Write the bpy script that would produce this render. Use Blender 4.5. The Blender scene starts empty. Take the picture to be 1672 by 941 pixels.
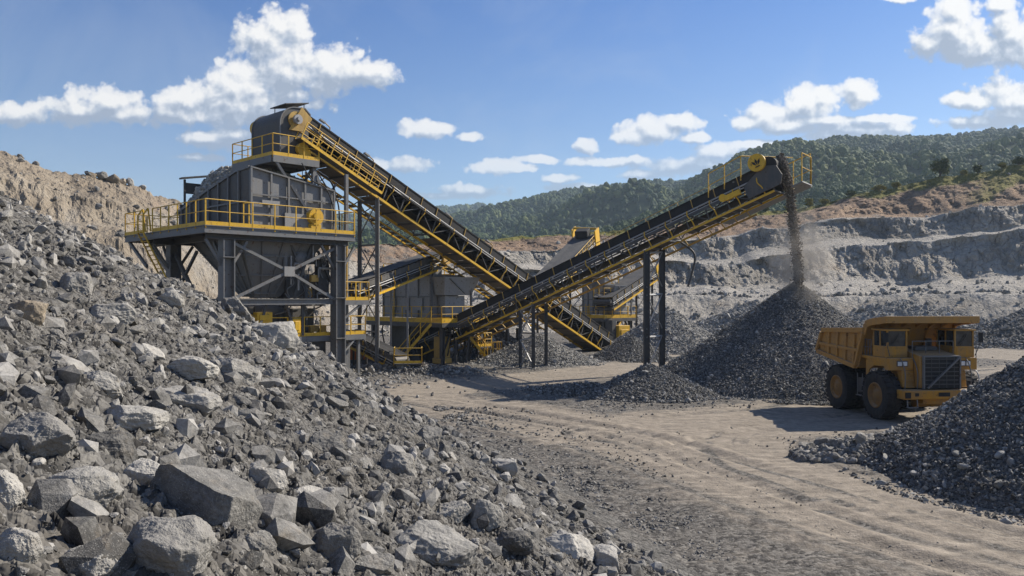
import bpy, bmesh, math, random
import numpy as np
from mathutils import Vector, Matrix, Euler
from math import sin, cos, pi, radians, sqrt, atan2, hypot

# ------------------------------------------------------------------ scene
sc = bpy.context.scene
col = sc.collection
rng = np.random.default_rng(7)
random.seed(7)
CAMH = 6.3      # eye height above the pit floor: the photographer stands on the rubble slope
HY = 485.0      # image row of the horizon (1672 x 941 photograph)
F = 1300.0      # focal length in the same pixels

def gp(x, y, z=0.0):
    """point of a given height seen at a pixel"""
    D = (CAMH - z) * F / (y - HY)
    return np.array([(x - 836) * D / F, D, z])
def dp(x, y, D):
    """point at a given distance seen at a pixel"""
    return np.array([(x - 836) * D / F, D, CAMH + (HY - y) * D / F])

cam = bpy.data.cameras.new('camera')
cam.sensor_width = 36; cam.lens = 28.0
cam.shift_y = (HY - 470.5) / 1672
cam.clip_start = 0.1; cam.clip_end = 20000
camo = bpy.data.objects.new('camera', cam); col.objects.link(camo)
camo.location = (0, 0, CAMH); camo.rotation_euler = (pi / 2, 0, 0)
sc.camera = camo

# ------------------------------------------------------------------ noise
def _hash(ix, iy, iz, seed):
    h = (ix.astype(np.uint32) * np.uint32(374761393) + iy.astype(np.uint32) * np.uint32(668265263)
         + iz.astype(np.uint32) * np.uint32(2147483647) + np.uint32(seed * 1274126177 & 0xffffffff))
    h = (h ^ (h >> np.uint32(13))) * np.uint32(1274126177)
    h = (h ^ (h >> np.uint32(16))) * np.uint32(2246822519)
    return ((h ^ (h >> np.uint32(15))) & np.uint32(0xffffff)).astype(np.float64) / 0xffffff
def vnoise(p, seed=0):
    with np.errstate(over='ignore'):
        i = np.floor(p).astype(np.int64); f = p - i
        f = f * f * f * (f * (f * 6 - 15) + 10)
        r = 0
        for dx in (0, 1):
            wx = f[:, 0] if dx else 1 - f[:, 0]
            for dy in (0, 1):
                wy = f[:, 1] if dy else 1 - f[:, 1]
                for dz in (0, 1):
                    wz = f[:, 2] if dz else 1 - f[:, 2]
                    r = r + wx * wy * wz * _hash(i[:, 0] + dx, i[:, 1] + dy, i[:, 2] + dz, seed)
    return r * 2 - 1
def fbm(p, octv=4, gain=.5, seed=0, ridged=False):
    a = 1.0; s = 0; n = 0; q = np.array(p, float)
    for k in range(octv):
        v = vnoise(q, seed + k)
        if ridged: v = 1 - 2 * np.abs(v)
        s = s + a * v; n += a; a *= gain; q = q * 2.03 + 11.7
    return s / n
def P3(x, y, z=None):
    return np.stack([x, y, np.zeros_like(x) if z is None else z], 1)
def sstep(e0, e1, x):
    t = np.clip((x - e0) / (e1 - e0), 0, 1); return t * t * (3 - 2 * t)
def smin(a, b, k):
    h = np.clip(.5 + .5 * (b - a) / k, 0, 1); return b * (1 - h) + a * h - k * h * (1 - h)

# ------------------------------------------------------------------ objects
def tag(o, label=None, cat=None, group=None, kind=None):
    if label: o['label'] = label
    if cat: o['category'] = cat
    if group: o['group'] = group
    if kind: o['kind'] = kind
    return o
def empty(name, loc=(0, 0, 0), rot=(0, 0, 0), label=None, cat=None, group=None):
    o = bpy.data.objects.new(name, None); col.objects.link(o)
    o.location = loc; o.rotation_euler = rot; o.empty_display_size = .5
    return tag(o, label, cat, group)
def link(name, me, mat=None, parent=None):
    o = bpy.data.objects.new(name, me); col.objects.link(o)
    if mat is not None and len(me.materials) == 0: me.materials.append(mat)
    if parent: o.parent = parent
    return o
def np_mesh(name, V, Fc, smooth=False, attrs=None):
    """V (n,3); Fc (m,k) with constant k"""
    me = bpy.data.meshes.new(name)
    n, m, k = len(V), len(Fc), Fc.shape[1]
    me.vertices.add(n); me.vertices.foreach_set('co', np.ascontiguousarray(V, np.float32).ravel())
    me.loops.add(m * k); me.loops.foreach_set('vertex_index', np.ascontiguousarray(Fc, np.int32).ravel())
    me.polygons.add(m); me.polygons.foreach_set('loop_start', np.arange(m, dtype=np.int32) * k)
    if smooth: me.polygons.foreach_set('use_smooth', np.ones(m, bool))
    else: me.polygons.foreach_set('use_smooth', np.zeros(m, bool))
    for nm, a in (attrs or {}).items():
        at = me.attributes.new(nm, 'FLOAT', 'POINT'); at.data.foreach_set('value', np.ascontiguousarray(a, np.float32))
    me.update(calc_edges=True); me.validate()
    return me
def grid_faces(nr, nc):
    i = np.arange(nr * nc).reshape(nr, nc)
    return np.stack([i[:-1, :-1], i[:-1, 1:], i[1:, 1:], i[1:, :-1]], -1).reshape(-1, 4)

class MB:
    """collects boxes, bars, tubes and prisms; build() links them as one mesh object"""
    def __init__(s): s.v = []; s.f = []; s.sm = []
    def add(s, vs, fs, smooth=False):
        b = len(s.v); s.v += [tuple(map(float, p)) for p in vs]; s.f += [[b + i for i in q] for q in fs]; s.sm += [smooth] * len(fs); return s
    def box(s, x0, x1, y0, y1, z0, z1):
        return s.add([(x0,y0,z0),(x1,y0,z0),(x1,y1,z0),(x0,y1,z0),(x0,y0,z1),(x1,y0,z1),(x1,y1,z1),(x0,y1,z1)],
                     [(3,2,1,0),(4,5,6,7),(0,1,5,4),(1,2,6,5),(2,3,7,6),(3,0,4,7)])
    def _fr(s, p0, p1, up):
        p0 = Vector(p0); p1 = Vector(p1); d = (p1 - p0).normalized(); up = Vector(up)
        if abs(d.dot(up)) > .98: up = Vector((1, 0, 0)) if abs(d.x) < .9 else Vector((0, 1, 0))
        a = d.cross(up).normalized(); b = a.cross(d).normalized(); return p0, p1, a, b
    def bar(s, p0, p1, w, h=None, up=(0, 0, 1)):
        h = h or w; p0, p1, a, b = s._fr(p0, p1, up); vs = []
        for p in (p0, p1):
            for i, j in ((-1,-1),(1,-1),(1,1),(-1,1)): vs.append(p + a * (i * w / 2) + b * (j * h / 2))
        return s.add(vs, [(3,2,1,0),(4,5,6,7),(0,1,5,4),(1,2,6,5),(2,3,7,6),(3,0,4,7)])
    def ibeam(s, p0, p1, w, h, t=.06, up=(0, 0, 1)):
        q0, q1, a, b = s._fr(p0, p1, up)
        for k in (-1, 1): s.bar(q0 + b * k * (h / 2 - t / 2), q1 + b * k * (h / 2 - t / 2), w, t, up)
        s.bar(q0, q1, t, h - 2 * t, up); return s
    def tube(s, p0, p1, r, n=8, r1=None, cap=True):
        r1 = r if r1 is None else r1; p0, p1, a, b = s._fr(p0, p1, (0, 0, 1)); vs = []
        for p, q in ((p0, r), (p1, r1)):
            for i in range(n): vs.append(p + a * cos(2*pi*i/n) * q + b * sin(2*pi*i/n) * q)
        s.add(vs, [(i, (i+1) % n, n + (i+1) % n, n + i) for i in range(n)], True)
        if cap: s.add(vs, [tuple(range(n))[::-1], tuple(range(n, 2*n))])
        return s
    def path(s, pts, r, n=6):
        for a, b in zip(pts[:-1], pts[1:]): s.tube(a, b, r, n)
        return s
    def prism(s, poly, axis, lo, hi):
        """polygon in the two other axes, extruded along 'x','y' or 'z'"""
        def mk(u, v, w): return {'x': (w, u, v), 'y': (u, w, v), 'z': (u, v, w)}[axis]
        n = len(poly); vs = [mk(u, v, lo) for u, v in poly] + [mk(u, v, hi) for u, v in poly]
        return s.add(vs, [tuple(range(n))[::-1], tuple(range(n, 2*n))] + [(i, (i+1) % n, n + (i+1) % n, n + i) for i in range(n)])
    def plate(s, pts, th, nrm):
        n = len(pts); nr = Vector(nrm) * th; vs = [Vector(p) for p in pts]; vs += [p + nr for p in vs]
        return s.add(vs, [tuple(range(n))[::-1], tuple(range(n, 2*n))] + [(i, (i+1) % n, n + (i+1) % n, n + i) for i in range(n)])
    def lathe(s, prof, c, axis='y', n=24):
        """profile of (radius, along)"""
        vs = []
        for r, t in prof:
            for i in range(n):
                a = 2*pi*i/n; u, v = r*cos(a), r*sin(a)
                vs.append({'y': (c[0]+u, c[1]+t, c[2]+v), 'x': (c[0]+t, c[1]+u, c[2]+v), 'z': (c[0]+u, c[1]+v, c[2]+t)}[axis])
        fs = []
        for k in range(len(prof) - 1):
            for i in range(n): j = (i+1) % n; fs.append((k*n+i, k*n+j, (k+1)*n+j, (k+1)*n+i))
        return s.add(vs, fs, True)
    def mesh(s, name, bevel=0):
        me = bpy.data.meshes.new(name); me.from_pydata(s.v, [], s.f)
        me.polygons.foreach_set('use_smooth', s.sm); bm = bmesh.new(); bm.from_mesh(me)
        bmesh.ops.recalc_face_normals(bm, faces=bm.faces); bm.to_mesh(me); bm.free()
        me.update(); return me
    def build(s, name, mat, parent=None, bevel=0, label=None):
        o = link(name, s.mesh(name), mat, parent)
        if bevel:
            m = o.modifiers.new('bevel', 'BEVEL'); m.width = bevel; m.segments = 2; m.limit_method = 'ANGLE'; m.angle_limit = radians(40)
        if label: o['label'] = label
        return o
def copy_part(o, parent, loc):
    c = o.copy(); col.objects.link(c); c.parent = parent; c.location = loc; return c

# ------------------------------------------------------------------ materials
class NT:
    def __init__(s, name):
        s.m = bpy.data.materials.new(name); s.m.use_nodes = True; s.t = s.m.node_tree
        s.b = s.t.nodes['Principled BSDF']; s.out = s.t.nodes['Material Output']
    def n(s, typ, **kw):
        x = s.t.nodes.new(typ)
        for k, v in kw.items():
            if k.startswith('i_'): x.inputs[int(k[2:])].default_value = v
            else: setattr(x, k, v)
        return x
    def l(s, a, b): s.t.links.new(a, b)
    def math(s, op, a, b=None, c=None, clamp=False):
        x = s.n('ShaderNodeMath', operation=op, use_clamp=clamp)
        for i, v in enumerate((a, b, c)):
            if v is None: continue
            if isinstance(v, (int, float)): x.inputs[i].default_value = v
            else: s.l(v, x.inputs[i])
        return x.outputs[0]
    def noise(s, vec, scale, detail=5, rough=.6, dist=0):
        x = s.n('ShaderNodeTexNoise'); x.inputs['Scale'].default_value = scale; x.inputs['Detail'].default_value = detail
        x.inputs['Roughness'].default_value = rough; x.inputs['Distortion'].default_value = dist
        if vec is not None: s.l(vec, x.inputs['Vector'])
        return x.outputs['Fac']
    def ramp(s, fac, stops):
        x = s.n('ShaderNodeValToRGB'); e = x.color_ramp.elements
        while len(e) < len(stops): e.new(.5)
        for k, (p, c) in enumerate(stops):
            e[k].position = p; e[k].color = (*c, 1) if not isinstance(c, (int, float)) else (c, c, c, 1)
        s.l(fac, x.inputs[0]); return x.outputs[0]
    def mix(s, fac, a, b, mode='MIX'):
        x = s.n('ShaderNodeMix', data_type='RGBA', blend_type=mode)
        for i, v in ((0, fac), (6, a), (7, b)):
            if isinstance(v, (int, float)): x.inputs[i].default_value = v
            elif isinstance(v, tuple): x.inputs[i].default_value = (*v, 1)
            else: s.l(v, x.inputs[i])
        return x.outputs[2]
    def attr(s, name): return s.n('ShaderNodeAttribute', attribute_name=name).outputs['Fac']
    def obj(s): return s.n('ShaderNodeTexCoord').outputs['Object']
    def geo(s): return s.n('ShaderNodeNewGeometry')
    def bump(s, h, strength, dist, normal=None):
        x = s.n('ShaderNodeBump'); x.inputs['Strength'].default_value = strength; x.inputs['Distance'].default_value = dist
        s.l(h, x.inputs['Height'])
        if normal is not None: s.l(normal, x.inputs['Normal'])
        return x.outputs[0]
    def fin(s, color, rough=.9, normal=None, metal=0, spec=.3):
        if isinstance(color, tuple): s.b.inputs['Base Color'].default_value = (*color, 1)
        else: s.l(color, s.b.inputs['Base Color'])
        if isinstance(rough, (int, float)): s.b.inputs['Roughness'].default_value = rough
        else: s.l(rough, s.b.inputs['Roughness'])
        s.b.inputs['Metallic'].default_value = metal; s.b.inputs['Specular IOR Level'].default_value = spec
        if normal is not None: s.l(normal, s.b.inputs['Normal'])
        return s.m

def mat_paint(name, base, dirt=(.16, .13, .1), amt=.45, rough=.5, metal=0., scale=.7, rust=None, spec=.4):
    """weathered paint: large dust patches, vertical streaks, small chips"""
    t = NT(name); pos = t.geo().outputs['Position']
    mp = t.n('ShaderNodeMapping'); mp.inputs['Scale'].default_value = (3, 3, .35); t.l(pos, mp.inputs['Vector'])
    streak = t.noise(mp.outputs[0], 1.6, 6, .65); patch = t.noise(pos, scale, 6, .62); fine = t.noise(pos, 14, 4, .7)
    s = t.math('ADD', t.math('MULTIPLY', streak, .45), t.math('MULTIPLY', patch, .55))
    f = t.math('MULTIPLY', t.ramp(s, [(.40, 0.), (.66, 1.)]), amt)
    c = t.mix(.5, base, t.mix(1.0, base, t.ramp(fine, [(.3, .62), (.7, 1.)]), 'MULTIPLY'))
    c = t.mix(f, c, dirt)
    if rust:
        r = t.ramp(t.noise(pos, 3.1, 6, .74), [(.585, 0.), (.64, 1.)]); c = t.mix(t.math('MULTIPLY', r, .8), c, rust)
        up = t.n('ShaderNodeSeparateXYZ'); t.l(t.geo().outputs['Normal'], up.inputs[0])      # stone dust lies on what faces up
        du = t.math('MULTIPLY', t.ramp(up.outputs[2], [(.35, 0.), (.8, 1.)]), t.ramp(fine, [(.3, .25), (.65, .85)])); c = t.mix(t.math('MULTIPLY', du, .75), c, (.29, .255, .21))
    rr = t.math('ADD', t.math('MULTIPLY', f, .4), rough, clamp=True)
    return t.fin(c, rr, t.bump(t.noise(pos, 9, 5, .6), .12, .02), metal, spec)

def mat_rock(name, lo, hi, warm=(.30, .24, .17), s=1.0, bump=.6, use_tone=False, coord='obj', stain=.35, bd=.05, sheen=.25):
    t = NT(name)
    vec = t.obj() if coord == 'obj' else t.geo().outputs['Position']
    rnd = t.attr('tone') if use_tone else t.n('ShaderNodeObjectInfo').outputs['Random']
    if not use_tone:
        ad = t.n('ShaderNodeVectorMath', operation='ADD'); sc_ = t.n('ShaderNodeVectorMath', operation='SCALE'); cx = t.n('ShaderNodeCombineXYZ')
        for i in range(3): t.l(rnd, cx.inputs[i])
        t.l(cx.outputs[0], sc_.inputs[0]); sc_.inputs['Scale'].default_value = 57.0
        t.l(vec, ad.inputs[0]); t.l(sc_.outputs[0], ad.inputs[1]); vec = ad.outputs[0]
    n1 = t.noise(vec, 1.7 * s, 5, .62); n2 = t.noise(vec, 11 * s, 4, .72); n3 = t.noise(vec, 46 * s, 2, .6)
    a = t.math('ADD', t.math('MULTIPLY', n1, .55), t.math('MULTIPLY', n2, .45))
    a = t.math('ADD', a, t.math('MULTIPLY', t.math('SUBTRACT', rnd, .5), .38))
    c = t.ramp(a, [(.28, lo), (.5, tuple((l + h) / 2 for l, h in zip(lo, hi))), (.72, hi)])
    c = t.mix(t.ramp(n3, [(.60, 0.), (.75, .5)]), c, tuple(min(1, h * 1.5) for h in hi))
    st = t.ramp(t.noise(vec, 2.9 * s, 4, .65), [(.56, 0.), (.72, stain)])
    c = t.mix(st, c, warm)
    h = t.math('ADD', t.math('MULTIPLY', n1, 1.2), t.math('ADD', t.math('MULTIPLY', n2, .55), t.math('MULTIPLY', n3, .2)))
    return t.fin(t.mix(1.0, c, (1.015, 1.0, .965), 'MULTIPLY'), .88, t.bump(h, bump, bd), 0, sheen)

def mat_fines(name, lo, hi, warm, s1=9., s2=26., bump=1.0, bd=.05):
    """crushed stone: pebbles of two sizes as cells, each with its own grey"""
    t = NT(name); pos = t.geo().outputs['Position']
    wv = t.n('ShaderNodeVectorMath', operation='MULTIPLY_ADD'); nv = t.n('ShaderNodeTexNoise'); nv.inputs['Scale'].default_value = s1 * 1.3; nv.inputs['Detail'].default_value = 2
    t.l(pos, nv.inputs['Vector']); t.l(nv.outputs['Color'], wv.inputs[0]); wv.inputs[1].default_value = (.9 / s1,) * 3; t.l(pos, wv.inputs[2])
    a = t.n('ShaderNodeTexVoronoi'); a.inputs['Scale'].default_value = s1; t.l(wv.outputs[0], a.inputs['Vector'])
    b = t.n('ShaderNodeTexVoronoi'); b.inputs['Scale'].default_value = s2; t.l(wv.outputs[0], b.inputs['Vector'])
    sa = t.n('ShaderNodeSeparateColor'); t.l(a.outputs['Color'], sa.inputs[0]); sb = t.n('ShaderNodeSeparateColor'); t.l(b.outputs['Color'], sb.inputs[0])
    pick = t.ramp(sa.outputs[1], [(.42, 0.), (.5, 1.)])
    g = t.mix(pick, sb.outputs[0], sa.outputs[0]); n = t.noise(pos, .8, 4, .6)
    f = t.math('ADD', t.math('MULTIPLY', g, .62), t.math('MULTIPLY', n, .38))
    c = t.ramp(f, [(.18, lo), (.5, tuple((l + h) / 2 for l, h in zip(lo, hi))), (.85, hi)])
    c = t.mix(t.ramp(t.noise(pos, .35, 4, .6), [(.48, 0.), (.72, .3)]), c, t.mix(1.0, c, tuple(w / .25 for w in warm), 'MULTIPLY'))
    h = t.mix(pick, t.math('MULTIPLY', b.outputs['Distance'], -.35), t.math('SUBTRACT', .3, a.outputs['Distance']))
    return t.fin(t.mix(1.0, c, (1.015, 1.0, .965), 'MULTIPLY'), .92, t.bump(h, bump, bd), 0, .2)
M = {}
M['yellow'] = mat_paint('yellow_paint', (.82, .48, .02), (.32, .21, .08), .5, .45, rust=(.16, .07, .02))
M['yellow_dusty'] = mat_paint('dusty_yellow_paint', (.56, .35, .08), (.25, .18, .10), .6, .6, rust=(.14, .07, .03))
M['truck'] = mat_paint('truck_yellow_paint', (.54, .255, .02), (.27, .18, .095), .85, .45, scale=1.4, rust=(.16, .085, .03))
M['bedpaint'] = mat_paint('worn_bed_paint', (.52, .26, .05), (.35, .225, .115), .8, .6, scale=1.8, rust=(.14, .08, .04))
M['steel'] = mat_paint('grey_painted_steel', (.165, .171, .178), (.24, .215, .18), .6, .5, .1, rust=(.09, .05, .03))
M['steel_dark'] = mat_paint('dark_steel', (.075, .077, .079), (.165, .145, .12), .65, .55, .1, rust=(.07, .04, .025))
M['steel_pale'] = mat_paint('pale_grey_plate', (.31, .31, .305), (.30, .265, .215), .55, .55, .1, rust=(.13, .08, .05))
M['galv'] = mat_paint('galvanised_pipe', (.40, .40, .40), (.26, .23, .2), .45, .45, .2)
M['pan'] = mat_paint('dusty_belly_plate', (.17, .15, .13), (.24, .20, .155), .7, .8, 0, rust=(.12, .07, .04))
M['steel_mid'] = mat_paint('mid_grey_steel', (.21, .214, .218), (.27, .24, .2), .6, .5, .1, rust=(.10, .06, .035))
M['pan_dark'] = mat_paint('dark_belly_plate', (.07, .065, .06), (.13, .11, .09), .6, .8, 0, rust=(.10, .06, .035))
M['rubber'] = mat_paint('black_belt_rubber', (.022, .022, .022), (.07, .062, .055), .5, .75)
M['belt_dusty'] = mat_paint('dusty_belt_rubber', (.05, .05, .052), (.16, .15, .135), .7, .8)
M['tyre'] = mat_paint('tyre_rubber', (.020, .020, .021), (.11, .095, .08), .55, .85, scale=2.2)
M['concrete'] = mat_paint('concrete', (.30, .28, .25), (.18, .16, .13), .6, .9)
M['orange'] = mat_paint('orange_paint', (.50, .10, .02), (.2, .12, .07), .5, .5)
def mat_glass():
    t = NT('dusty_cab_glass'); n = t.noise(t.geo().outputs['Position'], 2.2, 5)
    c = t.ramp(n, [(.4, (.015, .02, .024)), (.75, (.07, .08, .085))]); return t.fin(c, .12, None, 0, .6)
M['glass'] = mat_glass()
def mat_lens():
    t = NT('lamp_lens'); return t.fin((.75, .78, .8), .15, None, .2, .6)
M['lens'] = mat_lens()
GREY_LO, GREY_HI = (.105, .102, .10), (.335, .325, .31)
M['boulder'] = mat_rock('boulder_stone', (.13, .126, .119), (.40, .385, .36), s=2.0, bump=.9, stain=.30, bd=.04)
M['boulder_pale'] = mat_rock('pale_boulder_stone', (.17, .163, .152), (.46, .44, .405), s=2.0, bump=.9, stain=.22, bd=.04)
M['boulder_dark'] = mat_rock('dark_boulder_stone', (.075, .073, .07), (.26, .25, .235), s=2.0, bump=.9, stain=.25, bd=.04)
M['boulder_brown'] = mat_rock('brown_boulder_stone', (.12, .098, .075), (.36, .305, .235), s=2.0, bump=.9, stain=.5, bd=.04)
M['rubble'] = mat_rock('rubble_stone', (.07, .068, .065), (.38, .366, .345), s=3, bump=.6, use_tone=True, coord='pos', stain=.25, bd=.03)
M['fines'] = mat_fines('crushed_fines', (.024, .023, .022), (.19, .182, .17), (.29, .25, .20), 9, 24, 1.0, .06)
M['fines_dark'] = mat_fines('dark_crushed_fines', (.035, .034, .033), (.20, .194, .183), (.26, .24, .22), 11, 24, 1.0, .06)
M['fines_pale'] = mat_fines('pale_crushed_fines', (.11, .107, .10), (.36, .345, .32), (.28, .25, .21), 9, 20, 1.0, .06)
M['gravel_dark'] = mat_rock('dark_gravel', (.042, .041, .04), (.37, .36, .34), (.2, .17, .13), s=4, bump=.8, use_tone=True, coord='pos', stain=.12, bd=.05)
M['gravel_light'] = mat_rock('pale_gravel', (.15, .146, .138), (.42, .405, .38), (.3, .25, .19), s=4, bump=.9, use_tone=True, coord='pos', stain=.2, bd=.06)
M['gravel_mid'] = mat_rock('mid_gravel', (.11, .106, .10), (.38, .362, .335), (.26, .22, .17), s=4, bump=.9, use_tone=True, coord='pos', stain=.2, bd=.06)
M['heap'] = mat_rock('hopper_feed_stone', (.19, .18, .165), (.50, .475, .43), (.4, .33, .24), s=4, bump=.8, use_tone=True, coord='pos', stain=.25, bd=.05)
# ------------------------------------------------------------------ rocks
_ico = {}
def ico(sub):
    if sub not in _ico:
        bm = bmesh.new(); bmesh.ops.create_icosphere(bm, subdivisions=sub, radius=1); bm.verts.ensure_lookup_table()
        V = np.array([v.co[:] for v in bm.verts]); Fc = np.array([[v.index for v in f.verts] for f in bm.faces]); bm.free()
        _ico[sub] = (V, Fc)
    return _ico[sub]
def rock_shape(sub, seed, cuts=9, rough=.06, squash=(1, .8, .65), depth=(.50, .85)):
    """an icosphere chopped by random planes: flat broken faces with slightly worn edges"""
    V, Fc = ico(sub); r = np.random.default_rng(seed); V = V.copy()
    for k in range(cuts):
        n = r.normal(size=3); n /= np.linalg.norm(n); d = r.uniform(*depth)
        e = V @ n - d; m = e > 0; V[m] -= np.outer(e[m], n) * r.uniform(.9, 1)
    V /= np.abs(V).max(0)
    if rough:
        nr = V / np.linalg.norm(V, axis=1)[:, None]
        q = V * 1.5 + seed * 3.7
        V = V + nr * (fbm(q, 3, .5, seed) * rough * 1.6 + fbm(q * 4.1, 3, .6, seed + 9, True) * rough * .55)[:, None]
    return V * np.array(squash), Fc
def rand_rot(n, r, tilt=1.0):
    q = r.normal(size=(n, 4)); q[:, 1:3] *= tilt; q /= np.linalg.norm(q, axis=1)[:, None]
    w, x, y, z = q.T
    return np.stack([np.stack([1-2*(y*y+z*z), 2*(x*y-z*w), 2*(x*z+y*w)], -1),
                     np.stack([2*(x*y+z*w), 1-2*(x*x+z*z), 2*(y*z-x*w)], -1),
                     np.stack([2*(x*z-y*w), 2*(y*z+x*w), 1-2*(x*x+y*y)], -1)], 1)
class Heap:
    """accumulates many stones (and a ground skin) into one triangle mesh with a per-stone tone"""
    def __init__(s): s.V = []; s.F = []; s.T = []; s.n = 0
    def add(s, V, Fc, tone):
        s.V.append(V); s.F.append(Fc + s.n); s.T.append(tone); s.n += len(V)
    def grid(s, V, nr, nc, tone=.5):
        q = grid_faces(nr, nc); s.add(V, np.concatenate([q[:, [0, 1, 2]], q[:, [0, 2, 3]]]), np.full(len(V), tone) if np.isscalar(tone) else tone)
    def stones(s, pos, size, sub=1, nvar=8, seed=1, squash=(1, .8, .62), cuts=7, tone=(0., 1.), sink=.25, rough=.05, depth=(.50, .85)):
        r = np.random.default_rng(seed); n = len(pos)
        if n == 0: return
        var = r.integers(0, nvar, n); R = rand_rot(n, r); tn = tone[0] + (tone[1] - tone[0]) * r.uniform(0, 1, n) ** 1.45
        st = r.uniform(.75, 1.25, (n, 3))
        for k in range(nvar):
            m = var == k
            if not m.any(): continue
            V, Fc = rock_shape(sub, seed * 100 + k, cuts, rough, squash, depth)
            W = V[None] * st[m][:, None, :] * size[m][:, None, None]
            W = np.einsum('nij,nvj->nvi', R[m], W) + pos[m][:, None, :]
            W[:, :, 2] += (size[m] * (.55 - sink))[:, None]
            c, v = W.shape[:2]
            s.add(W.reshape(-1, 3), (Fc[None] + (np.arange(c) * v)[:, None, None]).reshape(-1, 3), np.repeat(tn[m], v))
    def build(s, name, mat, skin=None):
        me = np_mesh(name, np.concatenate(s.V), np.concatenate(s.F), False, {'tone': np.concatenate(s.T)})
        o = link(name, me, mat)
        if skin is not None:      # the first piece is the ground skin, the rest are stones
            me.materials.append(skin); ix = np.zeros(len(me.polygons), np.int32); ix[:len(s.F[0])] = 1; me.polygons.foreach_set('material_index', ix)
        return o

# ------------------------------------------------------------------ the foreground rubble slope
def H_slope(X, Y):
    X = np.asarray(X, float); Y = np.asarray(Y, float)
    u = 9.12 - .29 * Y - X
    fr = .5 * np.log1p(np.exp(np.clip(u * 1.3, -40, 40))) / 1.3 - .12
    Yc = np.interp(X, [-40, -23, -16, -11, -5, 0, 6], [36, 37, 38.5, 37.5, 34.5, 32, 30])
    top = .5 * np.maximum(9.12 - .29 * Yc - X, 0)
    bk = top - .62 * (Y - Yc)
    z = smin(fr, bk, .5)
    z = smin(z, 12.6 + .02 * (-X), 1.2)
    p = P3(X, Y)
    a = sstep(-.4, 2.5, u)
    d = np.hypot(X, Y)
    z = z + a * (fbm(p * .22, 3, .5, 3) * .55 + fbm(p * .75, 3, .55, 21) * .26 * sstep(2, 7, d))
    z = z + a * sstep(1, 4, d) * fbm(p * 2.6, 3, .55, 31, True) * .10
    return z
def cast(px, py, tmax=60.0, H=H_slope, t0=1.0):
    """first hit of viewing rays with a height field"""
    dx = (px - 836) / F; dz = (HY - py) / F
    hit = np.full(len(px), np.nan); done = np.zeros(len(px), bool)
    t = t0; prev = t0
    while t < tmax:
        z = H(dx * t, np.full_like(dx, t)); below = (CAMH + dz * t < z) & ~done
        hit[below] = (t + prev) / 2; done |= below; prev = t; t *= 1.012
        if done.all(): break
    return np.stack([dx * hit, hit, CAMH + dz * hit], 1), hit

# skin of fines: fine near the viewer, coarser away
th = np.linspace(radians(-80), radians(30), 620)
rr = np.concatenate([np.geomspace(.6, 52, 520)])
T, R_ = np.meshgrid(th, rr)
X = (R_ * np.sin(T)).ravel(); Y = (R_ * np.cos(T)).ravel()
Z = H_slope(X, Y)
Z = Z + sstep(.2, 1.2, Z) * fbm(P3(X, Y) * 9, 3, .6, 41, True) * np.clip(.012 * np.hypot(X, Y), 0.02, .09)
Z = np.where(Z < .03, Z - .25, Z)
hp = Heap(); hp.grid(P3(X, Y, Z), len(rr), len(th), .35 + .25 * fbm(P3(X, Y) * .5, 3, .5, 77))
o = hp.build('rubble_slope', M['fines'])
tag(o, 'big grey rubble slope of broken stone filling the left foreground', 'rubble pile')

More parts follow.
